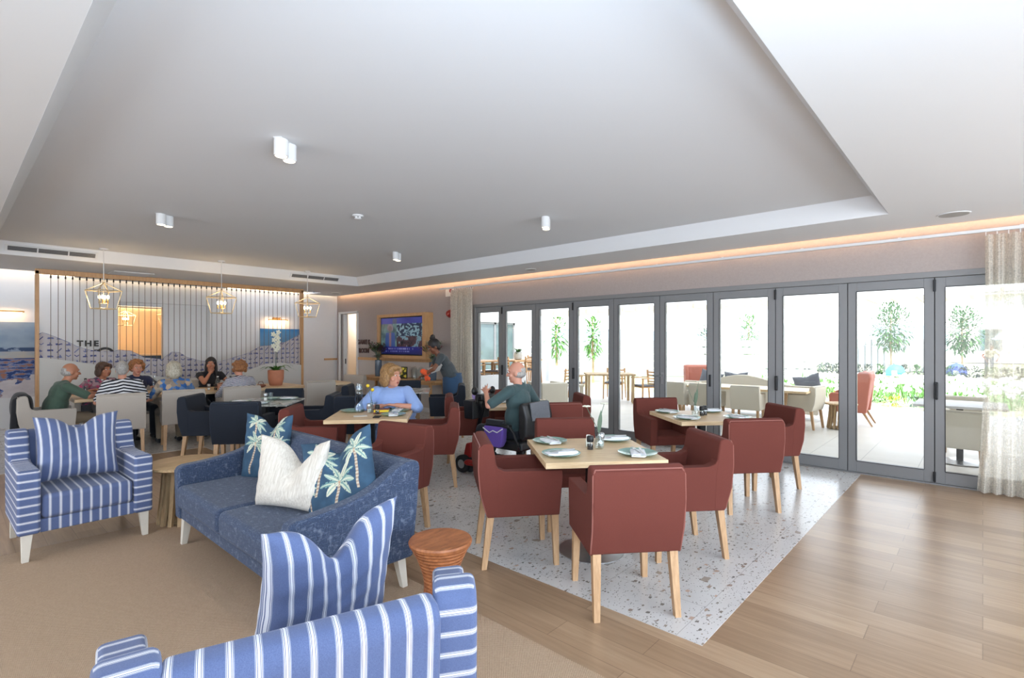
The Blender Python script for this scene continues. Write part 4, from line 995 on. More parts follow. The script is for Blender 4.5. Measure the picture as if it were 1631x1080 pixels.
# tilt first (about local x), then turned about z; local -y is the shown face when the cushion leans back towards +y
pillow('striped_cushion', 'blue striped cushion with pointed ears on the left armchair', (.715, 5.30, .735), (math.radians(-12), 0, .02), .52, .50, .20, 'st_uv', chop=.085, fold=-.03)
pillow('striped_cushion', 'blue striped cushion, deeply dented, on the foreground armchair', (.92, 1.70, .705), (math.radians(22), math.radians(-2), math.radians(-3)), .50, .52, .20, 'st_uv', chop=.13, fold=.05)
pillow('palm_cushion', 'teal blue palm-tree print cushion at the far end of the sofa', (1.78, 4.28, .70), (math.radians(-14), 0, math.radians(-62)), .43, .53, .16, 'attr_fab', chop=.09, fold=-.06, n=170, fn=palm_cloth([(.42, .62, 1.0, .0), (-.35, .15, .95, .1), (-.5, .78, .7, -.1), (.7, .1, .7, 0)], 3))
pillow('palm_cushion', 'teal blue palm-tree print cushion at the near end of the sofa, against the arm', (1.68, 2.97, .70), (math.radians(-16), math.radians(-17), math.radians(-62)), .52, .56, .16, 'attr_fab', chop=.10, fold=-.03, n=190, fn=palm_cloth([(.12, -.05, 1.15, .28), (.62, .55, .85, -.1), (-.35, .62, .9, .2), (-.8, -.1, .6, 0)], 7))
pillow('cream_cushion', 'cream slub linen cushion, deeply dented, between the two palm-print cushions', (1.56, 3.31, .685), (math.radians(-24), 0, math.radians(-70)), .56, .44, .17, 'creamlinen', chop=.13, fold=-.13)

def slat_table(lab, loc, grp=None, r=.30, h=.50):
    t = thing('side_table', lab, 'side table', loc, 0, grp)
    B().lathe([(r-.012, h-.03), (r, h-.022), (r, h-.006), (r-.01, h)], 56).build('tabletop', 'weathertop', t)
    B().lathe([(.12, 0), (.17, .005), (.17, .02), (.1, .03)], 24).build('base_ring', 'weather', t)
    for k in range(18):
        a = 2*PI*k/18; q = B(); mt = Matrix.Rotation(a, 4, 'Z')
        pts = [(.20, 0), (.228, 0), (.203, .2), (.185, h-.03), (.150, h-.03), (.165, .2)]
        q.prism([(p[0], p[1]) for p in pts], -.017, .017, 'y', mt); q.build('slat', 'weather', t, smooth=False, bevel=.002)
slat_table('round slatted oak side table between the left armchair and the sofa', (1.44, 5.16, RZ), r=.31)
t = thing('turned_stool', 'round turned walnut drum stool with ridged waist beside the sofa', 'stool', (1.86, 2.23, RZ))
pr = [(.10, 0), (.125, .004)]
for k in range(19):
    z = .012+k*.0215; q = abs((z-.19)/.24); rr = .088+.085*min(1, q)**1.7*(1 if z > .19 else .62); pr += [(rr-.006, z), (rr+.003, z+.006), (rr+.003, z+.014), (rr-.006, z+.0205)]
pr += [(.172, .425), (.176, .44), (.170, .45)]
B().lathe(pr, 56).build('turned_body', 'walnut', t); B().lathe([(.168, .449), (.160, .4515), (.150, .4505)], 56).build('seat_top', 'walnut', t)

# ------------------------------------------------------------------ tableware
protos = {}
def once(key, mk, loc, rz, lab, grp=None):
    if key not in protos:
        o = mk(); protos[key] = o; o.location = loc; o.rotation_euler = (0, 0, rz)
        o['label'] = lab
        if grp: o['group'] = grp
        return o
    return dup(protos[key], loc, rz, lab, grp)
def mk_plate():
    return tag(B().lathe([(.06, 0), (.075, .003), (.115, .014), (.135, .02), (.137, .023), (.115, .018), (.075, .008), (.02, .006)], 40).build('plate', 'plate'), '', 'plate')
def mk_napkin():
    b = B()
    b.prism([(-.045, 0), (.045, 0), (.06, .012), (-.04, .014)], -.12, .10, 'y', Matrix.Rotation(.1, 4, 'Z')); b.prism([(-.03, .01), (.03, .008), (.028, .02), (-.02, .022)], -.125, .02, 'y')
    return tag(b.build('napkin', 'napkin', bevel=.003), '', 'napkin')
def mk_knife():
    t = thing('knife', '', 'knife'); B().box(-.006, .006, -.11, -.01, 0, .006).build('handle', 'steel', t, bevel=.002); B().prism([(-.006, -.01), (.008, -.01), (.009, .07), (.002, .105), (-.006, .09)], .002, .004, 'z').build('blade', 'steel', t); return t
def mk_fork():
    t = thing('fork', '', 'fork'); B().box(-.004, .004, -.11, .02, 0, .005).build('handle', 'steel', t, bevel=.0015)
    b = B().box(-.011, .011, .02, .045, .002, .005)
    for k in range(4): b.box(-.011+k*.0063, -.0082+k*.0063, .045, .095, .002, .005)
    b.build('tines', 'steel', t, smooth=False); return t
def setting(c, a, b_, rz, who, cutlery=True):
    x, y = at_table(c, a, b_)
    once('plate', mk_plate, (x, y, .76), 0, 'sage green plate '+who, 'sage green plates')
    if cutlery:
        once('napkin', mk_napkin, (x-.01, y, .769), rz, 'folded white napkin on the plate '+who, 'white napkins')
        q = V((math.cos(rz), math.sin(rz), 0))
        once('knife', mk_knife, (x+.022*q.x, y+.022*q.y, .7925), rz+.15, 'steel knife on the napkin '+who, 'steel knives')
        once('fork', mk_fork, (x-.012*q.x, y-.012*q.y, .7925), rz+.35, 'steel fork on the napkin '+who, 'steel forks')
fA = 'of the nearest table'; fB = 'of the glass-door table'
setting(TA, -.27, -.20, .9, 'at the near left corner '+fA); setting(TA, -.26, .27, -.6, 'at the far left corner '+fA)
setting(TA, .27, .30, .7, 'at the far right corner '+fA); setting(TA, .27, -.24, -1.1, 'at the near right corner '+fA)
setting(TB, -.27, .27, -.6, 'at the left corner '+fB); setting(TB, -.27, -.22, -.4, 'at the near corner '+fB)
setting(TB, .27, -.25, -.9, 'at the right corner '+fB); setting(TB, .24, .27, .6, 'at the far corner '+fB)
setting(TC, -.25, .24, 0, 'left of the glass carafe', False)
setting(TC, .25, -.14, -.7, 'right of the brown wallet'); setting(TC, .26, .22, -.9, 'before the folded arms of the woman in blue')
setting(TD, .26, 0, -.6, 'on the table right behind the man on the scooter'); setting(TD, -.2, .1, -.6, 'under the raised hand of the bald man')
setting(TE, .24, .24, .3, 'right corner of the marble table behind the sofa'); setting(TE, .02, -.25, .2, 'near edge of the marble table behind the sofa'); setting(TE, -.26, -.1, .2, 'at the left of the far-left marble table')
setting(TE, 0, .28, .3, 'at the far side of the marble table behind the sofa', False)
M['pepper'] = plain('peppercorns', '#2b2623', .7); M['salt'] = plain('salt', '#e9e7e2', .7)
def grinder(loc, lab, dark, grp='glass grinders'):
    t = thing('grinder', lab, 'grinder', loc, 0, grp)
    B().lathe([(.023, 0), (.023, .055), (.021, .06)], 20).build('glass_body', 'glass', t); B().lathe([(.0215, .003), (.0215, .04)], 16).build('contents', 'pepper' if dark else 'salt', t)
    B().lathe([(.024, .058), (.026, .07), (.026, .095), (.020, .103), (.003, .105)], 20).build('cap', 'black' if dark else 'steel', t)
def budvase(loc, lab, h=.16, petal='orchid', stems=2, lean=.12, blades=True):
    t = thing('bud_vase', lab, 'vase', loc, 0, 'bud vases')
    B().lathe([(.03, 0), (.036, .01), (.036, .05), (.016, .095), (.013, .13), (.017, .14), (.014, .14), (.010, .13), (.012, .095), (.032, .05), (.032, .012), (.003, .008)], 24).build('glass_bottle', 'glass', t)
    b = B()
    for k in range(stems):
        s_ = 1 if k % 2 else -1; b.tube([(0, 0, .02), (0, 0, .13), (s_*lean*.3, .02, .2), (s_*lean, .03, .15+h+(0 if blades else .05*k))], .0025, 5)
    if blades: b.leafblade((0, 0, .12), (.25, .1, 1), .16, .03, .1); b.leafblade((0, 0, .12), (-.15, -.2, 1), .19, .034, .05)
    q = b.build('stems', 'leafdark', t)
    fl = B()
    for k in range(stems):
        s_ = 1 if k % 2 else -1
        if not blades: fl.ell((s_*lean, .03, .155+h+.05*k), .02, n=12)
        for j in range(5 if blades else 0):
            a = j*2*PI/5; fl.ell((s_*lean+.018*math.cos(a), .03+.018*math.sin(a), .155+h), (.014, .014, .006), n=8)
    fl.build('blossom', petal, t)
    return t
def cup(loc, lab, cat='napkin holder'):
    t = thing('sachet_holder', lab, cat, loc, .5, 'sachet holders')
    B().box(-.03, .03, -.02, .02, 0, .045).build('holder', 'glass', t, bevel=.003)
    for k in range(6): q = B().box(-.022+k*.008, -.018+k*.008, -.014, .014, .006, .075+.006*(k % 3)); q.build('sachet', 'paper', t, smooth=False)
def onT(c, a, b_, z=.76): x, y = at_table(c, a, b_); return (x, y, z)
budvase(onT(TA, .06, .0), 'clear bud vase with green blades on the table nearest the camera', .17)
grinder(onT(TA, -.015, -.03), 'black-capped pepper grinder on the table nearest the camera', True); cup(onT(TA, .0, .08), 'clear holder of white sachets behind the pepper grinder on the nearest table')
grinder(onT(TA, .10, .08), 'small steel-capped salt grinder right of the bud vase on the nearest table', False)
budvase(onT(TB, -.08, -.02), 'clear bud vase with thin blossoming twigs on the table by the glass doors', .2, lean=.16)
grinder(onT(TB, .0, -.01), 'black-capped pepper grinder on the table by the glass doors', True); grinder(onT(TB, .055, .03), 'second dark grinder on the table by the glass doors', True)
budvase(onT(TC, -.02, .12), 'bud vase with yellow ball flowers on the table of the woman in blue', .10, 'yellow', 2, -.03, False)
grinder(onT(TC, -.05, .15), 'small white salt pot beside the yellow flower', False); grinder(onT(TC, .06, .0), 'black-capped pepper grinder near the brown tray', True)
budvase(onT(TD, .1, .2), 'low bud vase with a green sprig on the scooter table', .05)
grinder(onT(TE, -.02, .12), 'steel-capped salt grinder on the marble table behind the sofa', False)
def tumbler(loc, lab, h=.11, r=.032):
    o = B().lathe([(r*.8, 0), (r, h), (r*.92, h), (r*.74, .008), (.003, .006)], 20).build('drinking_glass', 'glass'); o.location = loc; return tag(o, lab, 'glass', 'drinking glasses')
tumbler(onT(TE, .06, .08), 'clear tumbler beside the grinder on the marble table'); tumbler(onT(TC, .0, .2), 'clear tumbler behind the grinders on the table of the woman in blue')
def bottle(loc, lab, h=.26, r=.037, capm='steel', lbl=None, waist=.006):
    t = thing('water_bottle', lab, 'bottle', loc, 0, 'water bottles')
    B().lathe([(r*.8, 0), (r, .012), (r, h*.28), (r-waist, h*.36), (r, h*.46), (r, h*.62), (r*.55, h*.82), (r*.4, h*.88), (r*.4, h*.95), (r*.34, h*.95), (r*.34, h*.88), (r*.5, h*.8), (r*.93, h*.6), (r*.93, .02), (.003, .015)], 24).build('glass_body', 'glass', t)
    B().cyl((0, 0, h*.93), (0, 0, h), r*.45, n=16).build('cap', capm, t)
    if lbl: B().lathe([(r+.001, h*.1), (r+.001, h*.38)], 20).build('bottle_label', lbl, t)
    return t
t = thing('glass_carafe', 'ribbed clear water carafe topped with an upturned glass, left of the woman in blue', 'carafe', onT(TC, -.17, .18))
B().lathe([(.05, 0), (.058, .01), (.05, .06), (.036, .11), (.046, .15), (.036, .19), (.044, .22), (.034, .25), (.03, .25), (.040, .22), (.032, .19), (.042, .15), (.032, .11), (.046, .06), (.052, .015), (.003, .012)], 32).build('carafe_body', 'glass', t)
B().lathe([(.032, .33), (.040, .255), (.037, .255), (.030, .324), (.002, .324)], 28).build('upturned_glass', 'glass', t); B().lathe([(.0385, .262), (.0345, .30)], 24).build('water_band', 'bluevase', t)
o = B().box(-.07, .07, -.05, .05, 0, .002).build('paper_note', 'paper', smooth=False); o.location = onT(TC, -.10, -.14); o.rotation_euler = (0, 0, -.5); tag(o, 'white paper slip lying at the front of the table of the woman in blue', 'paper')
o = B().box(-.035, .035, -.07, .07, 0, .009).build('mobile_phone', 'black', bevel=.003); o.location = onT(TC, .09, -.24); o.rotation_euler = (0, 0, -.75); tag(o, 'black phone lying at the front of the table of the woman in blue', 'phone')
t = thing('wallet', 'brown folded wallet on the table before the woman in blue', 'wallet', onT(TC, .10, .04), -.7)
B().box(-.085, .085, -.05, .05, 0, .02).build('outer_flap', 'tray_brown', t, bevel=.006); B().box(-.08, .08, -.045, .045, .02, .045).build('card_stack', 'yellow', t, bevel=.004); B().box(-.085, .085, -.05, .05, .045, .055).build('upper_flap', 'tray_brown', t, bevel=.004)
t = thing('sunglasses', 'dark sunglasses lying beside the brown wallet', 'glasses', onT(TC, .13, .25), -.2)
for s_ in (-1, 1):
    B().ell((s_*.035, 0, .022), (.028, .004, .02), n=12).build('lens', 'black', t); B().tube([(s_*.065, 0, .03), (s_*.068, .07, .02), (s_*.06, .12, .006)], .003, 6).build('temple', 'black', t)
B().tube([(-.01, 0, .028), (0, 0, .032), (.01, 0, .028)], .003, 6).build('bridge', 'black', t)
# things on the long table
LT = .76
bottle((1.40, 9.72, LT), 'water bottle with a black cap beside the man in green', .27, capm='black'); bottle((1.58, 9.62, LT), 'second water bottle, by the tray of the man in green', .25, lbl='darkblue')
o = B().box(-.16, .16, -.11, .11, 0, .012).box(-.16, .16, -.11, -.102, .012, .028).box(-.16, .16, .102, .11, .012, .028).box(-.16, -.152, -.11, .11, .012, .028).box(.152, .16, -.11, .11, .012, .028).build('serving_tray', 'steel', bevel=.002); o.location = (1.56, 9.50, LT); tag(o, 'low silver tray at the left end of the long table', 'tray')
bottle((2.25, 9.70, LT), 'water bottle in front of the woman with pearls', .27); bottle((2.52, 9.72, LT), 'water bottle right of the woman with pearls', .28, lbl='darkblue'); tumbler((2.64, 9.80, LT), 'tumbler between the woman with pearls and the silver-haired woman')
bottle((3.15, 9.66, LT), 'pink-labelled bottle in front of the dark-haired woman', .22, lbl='terracotta_f', capm='white'); bottle((3.38, 9.74, LT), 'dark green bottle right of the pink-labelled one', .21, capm='black', lbl='leafdark')
grinder((2.98, 9.55, LT), 'white salt grinder left of the pink-labelled bottle', False); grinder((3.06, 9.48, LT), 'dark grinder left of the pink-labelled bottle', True)
o = B().ell((0, 0, .03), (.09, .05, .03), n=16).tube([(-.06, 0, .03), (-.03, .0, .10), (.03, 0, .10), (.06, 0, .03)], .006, 8).build('handbag', 'tray_brown'); o.location = (3.78, 9.45, LT); tag(o, 'small brown clutch bag right of the curly-haired woman', 'bag')
# potted orchid
t = thing('potted_orchid', 'white orchid in a tall terracotta pot at the right end of the long table', 'potted plant', (4.16, 9.72, LT))
B().lathe([(.10, 0), (.11, .01), (.135, .12), (.14, .27), (.135, .285), (.125, .28), (.12, .25)], 36).build('pot', 'terracotta', t)
B().lathe([(.128, .25), (.02, .262)], 24).build('soil', 'tray_brown', t)
rnd = random.Random(2)
for k in range(13):
    a = k*2.399; L = .34+.16*rnd.random(); b = B().leafblade((.02*math.cos(a), .02*math.sin(a), .26), (math.cos(a), math.sin(a), .75+.5*rnd.random()), L, .062, .62, 9); b.build('leaf', 'leaf', t)
for s_ in (-1, 1):
    q = B().tube([(0, 0, .25), (s_*.01, .0, .5), (s_*.015, 0, .75), (s_*.02, 0, .98)], .004, 6).build('flower_stem', 'leafdark', t)
for k in range(10):
    z = .66+.036*k; x_ = .05*math.sin(k*2.2); fl = B()
    for j in range(5):
        a = j*2*PI/5; fl.ell((x_+.028*math.cos(a), -.02+.02*math.sin(k), z+.028*math.sin(a)), (.022, .007, .017), (0, -a, 0), 8)
    fl.ell((x_, -.03+.02*math.sin(k), z), .008, n=6); fl.build('blossom', 'orchid', t)
# jacket over the left-end beige chair
b = B()
b.ell((-.0, -.30, .70), (.25, .055, .18)).ell((0, -.30, .50), (.23, .05, .22)).ell((0, -.25, .86), (.22, .07, .045)).ell((.05, -.17, .70), (.2, .04, .16)).cap((.18, -.30, .8), (.2, -.33, .42), .05, .04)
o = b.build('dark_jacket', 'blackcloth', remesh=.014); o.location = (.93, 9.33, 0); o.rotation_euler = (0, 0, face_dir(0)); tag(o, 'dark jacket hung over the back of the chair of the man in green', 'jacket')

# ------------------------------------------------------------------ people
def elbow(sh, wr, l1, l2, hint):
    sh, wr = V(sh), V(wr); d = wr-sh; L = min(d.length, l1+l2-.003); n = d.normalized()
    a = (l1*l1-l2*l2+L*L)/(2*L); h = math.sqrt(max(0, l1*l1-a*a)); hn = V(hint)-n*V(hint).dot(n); hn.normalize()
    return sh+n*a+hn*h, sh+n*L
def hand(b, wr, d, nrm, curl=.5, spread=.0, s=1.0, side=1):
    """palm, four unequal bent fingers and a thumb leaving the side of the palm"""
    wr = V(wr); d = V(d).normalized(); nrm = V(nrm); nrm = (nrm-d*nrm.dot(d)).normalized(); sd = d.cross(nrm)*side
    for k in (-1, 0, 1): b.cap(wr+d*.005+sd*k*.014*s, wr+d*.078*s+sd*k*.022*s, .016*s, .013*s, 8)
    for k, L in enumerate((.068, .078, .072, .056)):
        off = (k-1.5)*.0195*s; p0 = wr+d*.080*s+sd*off
        dd = (d+sd*(k-1.5)*spread).normalized(); c1 = curl*.5; c2 = curl*1.2
        d1 = (dd*math.cos(c1)+nrm*math.sin(c1)); d2 = (dd*math.cos(c2)+nrm*math.sin(c2))
        p1 = p0+d1*L*.5*s; p2 = p1+d2*L*.5*s
        b.cap(p0-dd*.01, p1, .0093*s, .0085*s, 8); b.cap(p1, p2, .0085*s, .007*s, 8)
    q0 = wr+d*.022*s-sd*.024*s; q1 = q0+(d*.5-sd*.75+nrm*.35).normalized()*.038*s; q2 = q1+(d*.85-sd*.25+nrm*.4).normalized()*.032*s
    b.cap(q0, q1, .0125*s, .010*s, 8); b.cap(q1, q2, .010*s, .008*s, 8)
def person(lab, loc, ang, seat=.47, lean=.15, side=0, yaw=0, pitch=0, headfwd=.02, hands=None, hints=None, curl=(.6, .6), palm=((0, 0, -1), (0, 0, -1)), spread=.05,
           skin='skin', hair=None, hstyle='bob', top='grey_shirt', sleeve=.55, bottom='darktrouser', bulk=1.0, standing=False, vox=.0085, bare_shin=False, knees=None, shoe='blackcloth', neckline=0, headscale=1.0, torso=.50):
    root = thing('person', lab, 'person', loc, face_dir(ang), None)
    hz = (.90 if standing else seat+.085); hip = V((0, 0, hz))
    u = V((math.sin(side), math.sin(lean), math.cos(lean))).normalized(); f = V((0, math.cos(lean), -math.sin(lean))); X = V((1, 0, 0))
    shc = hip+u*(torso-.03); neck0 = hip+u*torso; u2 = (u*.4+V((0, 0, .6))).normalized()
    hc = neck0+u2*.150+V((0, headfwd+.015, 0)); hs = headscale
    R = (Matrix.Rotation(yaw, 3, 'Z') @ Matrix.Rotation(-pitch, 3, 'X')); eu = R.to_euler()
    hp = lambda x, y, z: hc+R @ V((x*hs, y*hs, z*hs))
    B0 = B(); bk = bulk
    # body (one continuous skin surface under the clothes)
    B0.ell(hip+u*.06, (.13*bk, .10*bk, .12), n=16); B0.ell(hip+u*.32, (.13, .085, .16), (-lean, 0, 0)); B0.cap(hip+u*.1, hip+u*.36, .10*bk, .095)
    B0.cap(shc-X*.13, shc+X*.13, .05); B0.cap(neck0-u*.04, hc-V((0, .01, .06)), .056, .049)
    B0.ell(hp(0, -.010, .022), (.074*hs, .094*hs, .100*hs), eu); B0.ell(hp(0, .022, -.045), (.056*hs, .064*hs, .062*hs), eu); B0.ell(hp(0, .058, -.088), (.026, .024, .020), eu)
    B0.cap(hp(0, .088, .012), hp(0, .108, -.022), .009, .0145, 8); B0.ell(hp(0, .074, .036), (.052, .018, .013), eu)
    for s_ in (-1, 1):
        B0.ell(hp(s_*.042, .058, -.025), (.024, .024, .026), eu); B0.ell(hp(s_*.074, -.006, -.008), (.011, .021, .031), eu, 10); B0.ell(hp(s_*.010, .097, -.026), (.009, .009, .007), eu, 8)
    elb = []; wrs = []
    hands = hands or ((-.2, .3, .8), (.2, .3, .8)); hints = hints or ((-1, -.3, -.8), (1, -.3, -.8))
    SH = []
    for i, s_ in enumerate((-1, 1)):
        sh = shc+X*s_*.165*(.9+.1*bk)-u*.015; e, w_ = elbow(sh, hands[i], .285, .25, hints[i]); elb.append(e); wrs.append(w_); SH.append(sh)
        B0.cap(sh, e, .045*(.8+.2*bk), .037*(.8+.2*bk)); B0.cap(e, w_, .037*(.8+.2*bk), .025)
        hd = (w_-e).normalized(); hd = (hd+V((0, .12, 0))).normalized()
        hand(B0, w_+hd*.004, hd, palm[i], curl[i], spread, 1.0, -s_)
    # legs
    kn = []; an = []
    for i, s_ in enumerate((-1, 1)):
        if standing: h0 = hip+X*s_*.09; k_ = V((s_*.095, .03, .48)); a_ = V((s_*.10, -.02, .08))
        else:
            h0 = hip+X*s_*.09-V((0, 0, .01)); k_ = V((s_*.13, .44, seat+.045)); a_ = V((s_*.13, .42, .085))
            if knees: k_, a_ = V(knees[i][0]), V(knees[i][1])
        kn.append(k_); an.append(a_)
        B0.cap(h0, k_, .072, .05); B0.cap(k_, a_, .047, .033)
        ft = V((a_.x, a_.y+.13, .035)); sho = B()
        sho.cap(a_-V((0, .03, .045)), ft, .038, .032, 10); sho.ell(ft+V((0, .015, -.002)), (.042, .055, .03), n=12)
        sho.build('shoe', shoe, root, remesh=.010)
    B0.build('body', skin, root, remesh=vox)
    # top
    T = B(); bb = bk
    T.ell(hip+u*.05, (.165*bb, .125*bb, .11), n=18); T.cap(hip+u*.08+f*.01*(bb-1)*8, hip+u*.22, .125*bb, .12*bb); T.ell(hip+u*.17, (.165*bb, .125*bb, .17), (-lean, 0, 0)); T.ell(hip+u*.34, (.172*(.7+.3*bb), .115*(.6+.4*bb), .165), (-lean, 0, 0))
    T.cap(shc-X*.125-u*.012, shc+X*.125-u*.012, .066); T.cap(shc-X*.05, shc+X*.05+u*.015, .062)
    for i in (0, 1):
        if sleeve > 0:
            d = elb[i]-SH[i]
            if sleeve <= 1: T.cap(SH[i]+u*.002, SH[i]+d*sleeve, .062*(.75+.25*bb), .056*(.75+.25*bb))
            else:
                T.cap(SH[i], elb[i], .064*(.75+.25*bb), .058*(.75+.25*bb)); T.cap(elb[i], elb[i].lerp(wrs[i], sleeve-1), .058*(.75+.25*bb), .055)
    T.build('shirt', top, root, remesh=vox)
    # trousers
    T = B(); T.ell(hip-u*.01, (.165*bb, .13*bb, .115), n=16)
    for i, s_ in enumerate((-1, 1)):
        h0 = hip+X*s_*.09-V((0, 0, .01)); T.cap(h0, kn[i], .088, .066)
        if not bare_shin: T.cap(kn[i], an[i]+V((0, 0, .02)), .064, .052)
    T.build('trousers' if bottom != 'floral' else 'skirt', bottom, root, remesh=.011)
    # face
    E_ = B(); I_ = B()
    for s_ in (-1, 1):
        E_.ell(hp(s_*.030, .0815, .012), (.0125, .008, .0075), eu, 10); I_.ell(hp(s_*.030, .0885, .012), (.0055, .0035, .0062), eu, 8)
    e_ = E_.build('eyes', 'eye', root); I_.build('irises', 'iris', e_)
    B().ell(hp(0, .083, -.056), (.023, .0075, .0048), eu, 12).ell(hp(0, .0825, -.063), (.018, .007, .005), eu, 12).build('lips', 'lip', root)
    if hair:
        bw = B()
        for s_ in (-1, 1): bw.tube([hp(s_*.015, .0925, .031), hp(s_*.031, .091, .037), hp(s_*.048, .080, .030)], .0028, 6)
        bw.build('eyebrows', hair, root)
        Hh = B()
        he = lambda c, r, rot=None, n=16: Hh.ell(c, tuple(q*hs for q in r) if isinstance(r, tuple) else r*hs, rot, n)
        if hstyle == 'fringe': 
            he(hp(0, -.030, -.014), (.0785, .0785, .050), eu, 20); he(hp(0, -.05, .03), (.062, .058, .045), eu, 16)
        elif hstyle == 'short':
            he(hp(0, -.024, .036), (.085, .102, .104), eu); he(hp(0, -.045, -.02), (.072, .062, .06), eu); he(hp(0, .03, .09), (.055, .045, .03), eu)
        elif hstyle == 'bob':
            he(hp(0, -.022, .036), (.092, .104, .102), eu); he(hp(0, -.07, -.035), (.085, .056, .085), eu); he(hp(.015, .062, .088), (.058, .036, .030), eu)
            for s_ in (-1, 1): he(hp(s_*.078, -.015, -.025), (.026, .058, .082), eu); he(hp(s_*.066, .045, .055), (.026, .032, .045), eu)
        elif hstyle == 'long':
            he(hp(0, -.024, .036), (.088, .104, .106), eu); he(hp(0, -.07, -.10), (.088, .05, .15), eu)
            for s_ in (-1, 1): he(hp(s_*.078, -.025, -.10), (.026, .045, .15), eu); he(hp(s_*.062, .05, .055), (.024, .03, .045), eu)
        elif hstyle == 'curly':
            rnd = random.Random(int(loc[0]*100)); he(hp(0, -.03, .035), (.095, .100, .095), eu)
            for k in range(90):
                a = rnd.uniform(0, 2*PI); z = rnd.uniform(-.6, 1); r_ = math.sqrt(1-z*z); p = (r_*math.cos(a)*.103, -.03+r_*math.sin(a)*.108, .03+z*.11)
                if p[1] > .035 and p[2] < .075 and abs(p[0]) < .07: continue
                he(hp(*p), rnd.uniform(.018, .030), n=8)
        elif hstyle == 'bun':
            he(hp(0, -.024, .036), (.086, .102, .104), eu); he(hp(0, -.05, -.02), (.070, .055, .06), eu)
            rnd = random.Random(3)
            for k in range(22): a = rnd.uniform(0, 2*PI); z = rnd.uniform(-1, 1); r_ = math.sqrt(1-z*z); he(hp(.036*r_*math.cos(a), -.055+.036*r_*math.sin(a), .150+.034*z), .017, n=8)
            he(hp(0, -.055, .15), .038)
        Hh.build('hair', hair, root, remesh=.007)
    root['_'] = 0; del root['_']
    return root, hp, hip, u, f, elb, wrs
# woman in blue, seated behind table C
x, y = at_table(TC, .16, .60)
person('woman in a light blue knitted top, seated with folded arms, laughing to the right', (x, y, 0), AF+180, seat=.45, lean=.18, yaw=.95, pitch=.0, hands=((-.07, .29, .82), (.09, .26, .81)), hints=((-1, -.1, -.15), (1, -.1, -.15)),
       curl=(.35, .35), palm=((0, 0, -1), (0, 0, -1)), skin='skin', hair='hair_blonde', hstyle='bob', top='blue_knit', sleeve=1.15, torso=.47, bulk=1.8, bottom='blue_knit', vox=.0075, headscale=1.2)
# waitress
person('waitress in a charcoal tee and denim skirt bending over the marble table', (6.44, 7.37, 0), 150, standing=True, lean=.54, pitch=.5, yaw=.15, headfwd=.05, hands=((-.10, .56, .96), (.05, .50, 1.00)), hints=((-1, -.6, .2), (1, -.6, .2)),
       curl=(1.3, 1.2), skin='skin_brown', hair='hair_black', hstyle='bun', top='grey_shirt', sleeve=.5, bottom='denim', bulk=1.15, vox=.0085, headscale=1.12)
wr_ = thing('denim_apron', 'long blue denim apron skirt wrapped round the waitress', 'apron', (6.44, 7.37, 0), face_dir(150))
B().lathe([(.17, .50), (.185, .6), (.19, .75), (.185, .88), (.165, .97), (.15, .97), (.17, .88), (.175, .75), (.17, .6), (.155, .50)], 32).build('skirt', 'denim', wr_)
B().lathe([(.168, .945), (.170, .985), (.160, .985)], 32).build('waistband', 'denim', wr_)
o = B().ell((0, 0, 0), (.09, .06, .05), n=14).ell((.03, .04, -.08), (.04, .035, .08), n=12).ell((-.06, .02, .03), (.06, .05, .05), n=12).ell((.05, -.01, -.11), (.035, .03, .04), n=10).build('orange_cloth', 'orange', remesh=.01)
o.location = (5.94, 7.52, 1.0); tag(o, 'crumpled bright orange cloth held by the waitress', 'cloth')
o = B().box(-.14, .14, -.10, .10, -.004, .004).box(-.13, .13, -.09, .09, .004, .009).build('order_pad', 'paper', smooth=False); o.location = (6.14, 7.48, 1.07); o.rotation_euler = (.5, .35, 2.2); tag(o, 'white papers held by the waitress', 'papers')
# man on the mobility scooter
SC = V((4.41, 3.92, 0)); SA = 94
person('bald man in a dark teal shirt on a mobility scooter, one hand raised', (SC.x, SC.y, 0), SA, seat=.46, lean=-.02, yaw=.48, pitch=.08, hands=((-.22, .29, .98), (.24, .20, .76)), hints=((-1, -.2, -.8), (1, -.4, -.6)),
       curl=(.15, .9), palm=((.8, .1, -.5), (0, 0, -1)), spread=.22, skin='skin', hair='hair_grey', hstyle='fringe', top='teal_shirt', sleeve=.85, bulk=1.12, bottom='darktrouser', vox=.0075, knees=(((-.13, .44, .54), (-.13, .48, .24)), ((.13, .44, .54), (.13, .50, .24))), headscale=1.04, torso=.51)
sc_ = thing('mobility_scooter', 'black and red mobility scooter the bald man sits on, purple bag at its side', 'mobility scooter', SC, face_dir(SA))
b = B().prism([(-.30, .54), (-.235, .48), (-.20, .58), (-.20, .86), (-.225, .90), (-.275, .89), (-.315, .74)], -.26, .24); b.build('seat_back', 'blackp', sc_, bevel=.03, seg=4)
B().box(-.23, .23, -.22, .25, .36, .47).build('seat_cushion', 'blackp', sc_, bevel=.035, seg=4)
q = B().prism([(-.322, .70), (-.330, .72), (-.302, .90), (-.285, .895)], -.17, .17); q.build('seat_back_pocket', 'charcoal_f', sc_, bevel=.004)
for k in (-.1, 0, .1): B().ell((k, -.330, .70), .008, n=8).build('stud', 'steel', sc_)
for s_ in (-1, 1):
    B().box(s_*.29-.035, s_*.29+.035, -.12, .22, .62, .66).build('armrest', 'blackp', sc_, bevel=.015, seg=3)
    B().tube([(s_*.29, -.10, .64), (s_*.29, -.16, .58), (s_*.27, -.2, .44), (s_*.2, -.18, .38)], .015, 8).build('armrest_bracket', 'black', sc_)
B().cyl((0, -.05, .2), (0, -.05, .37), .035).cyl((0, -.05, .30), (0, -.05, .33), .05).build('seat_post', 'black', sc_)
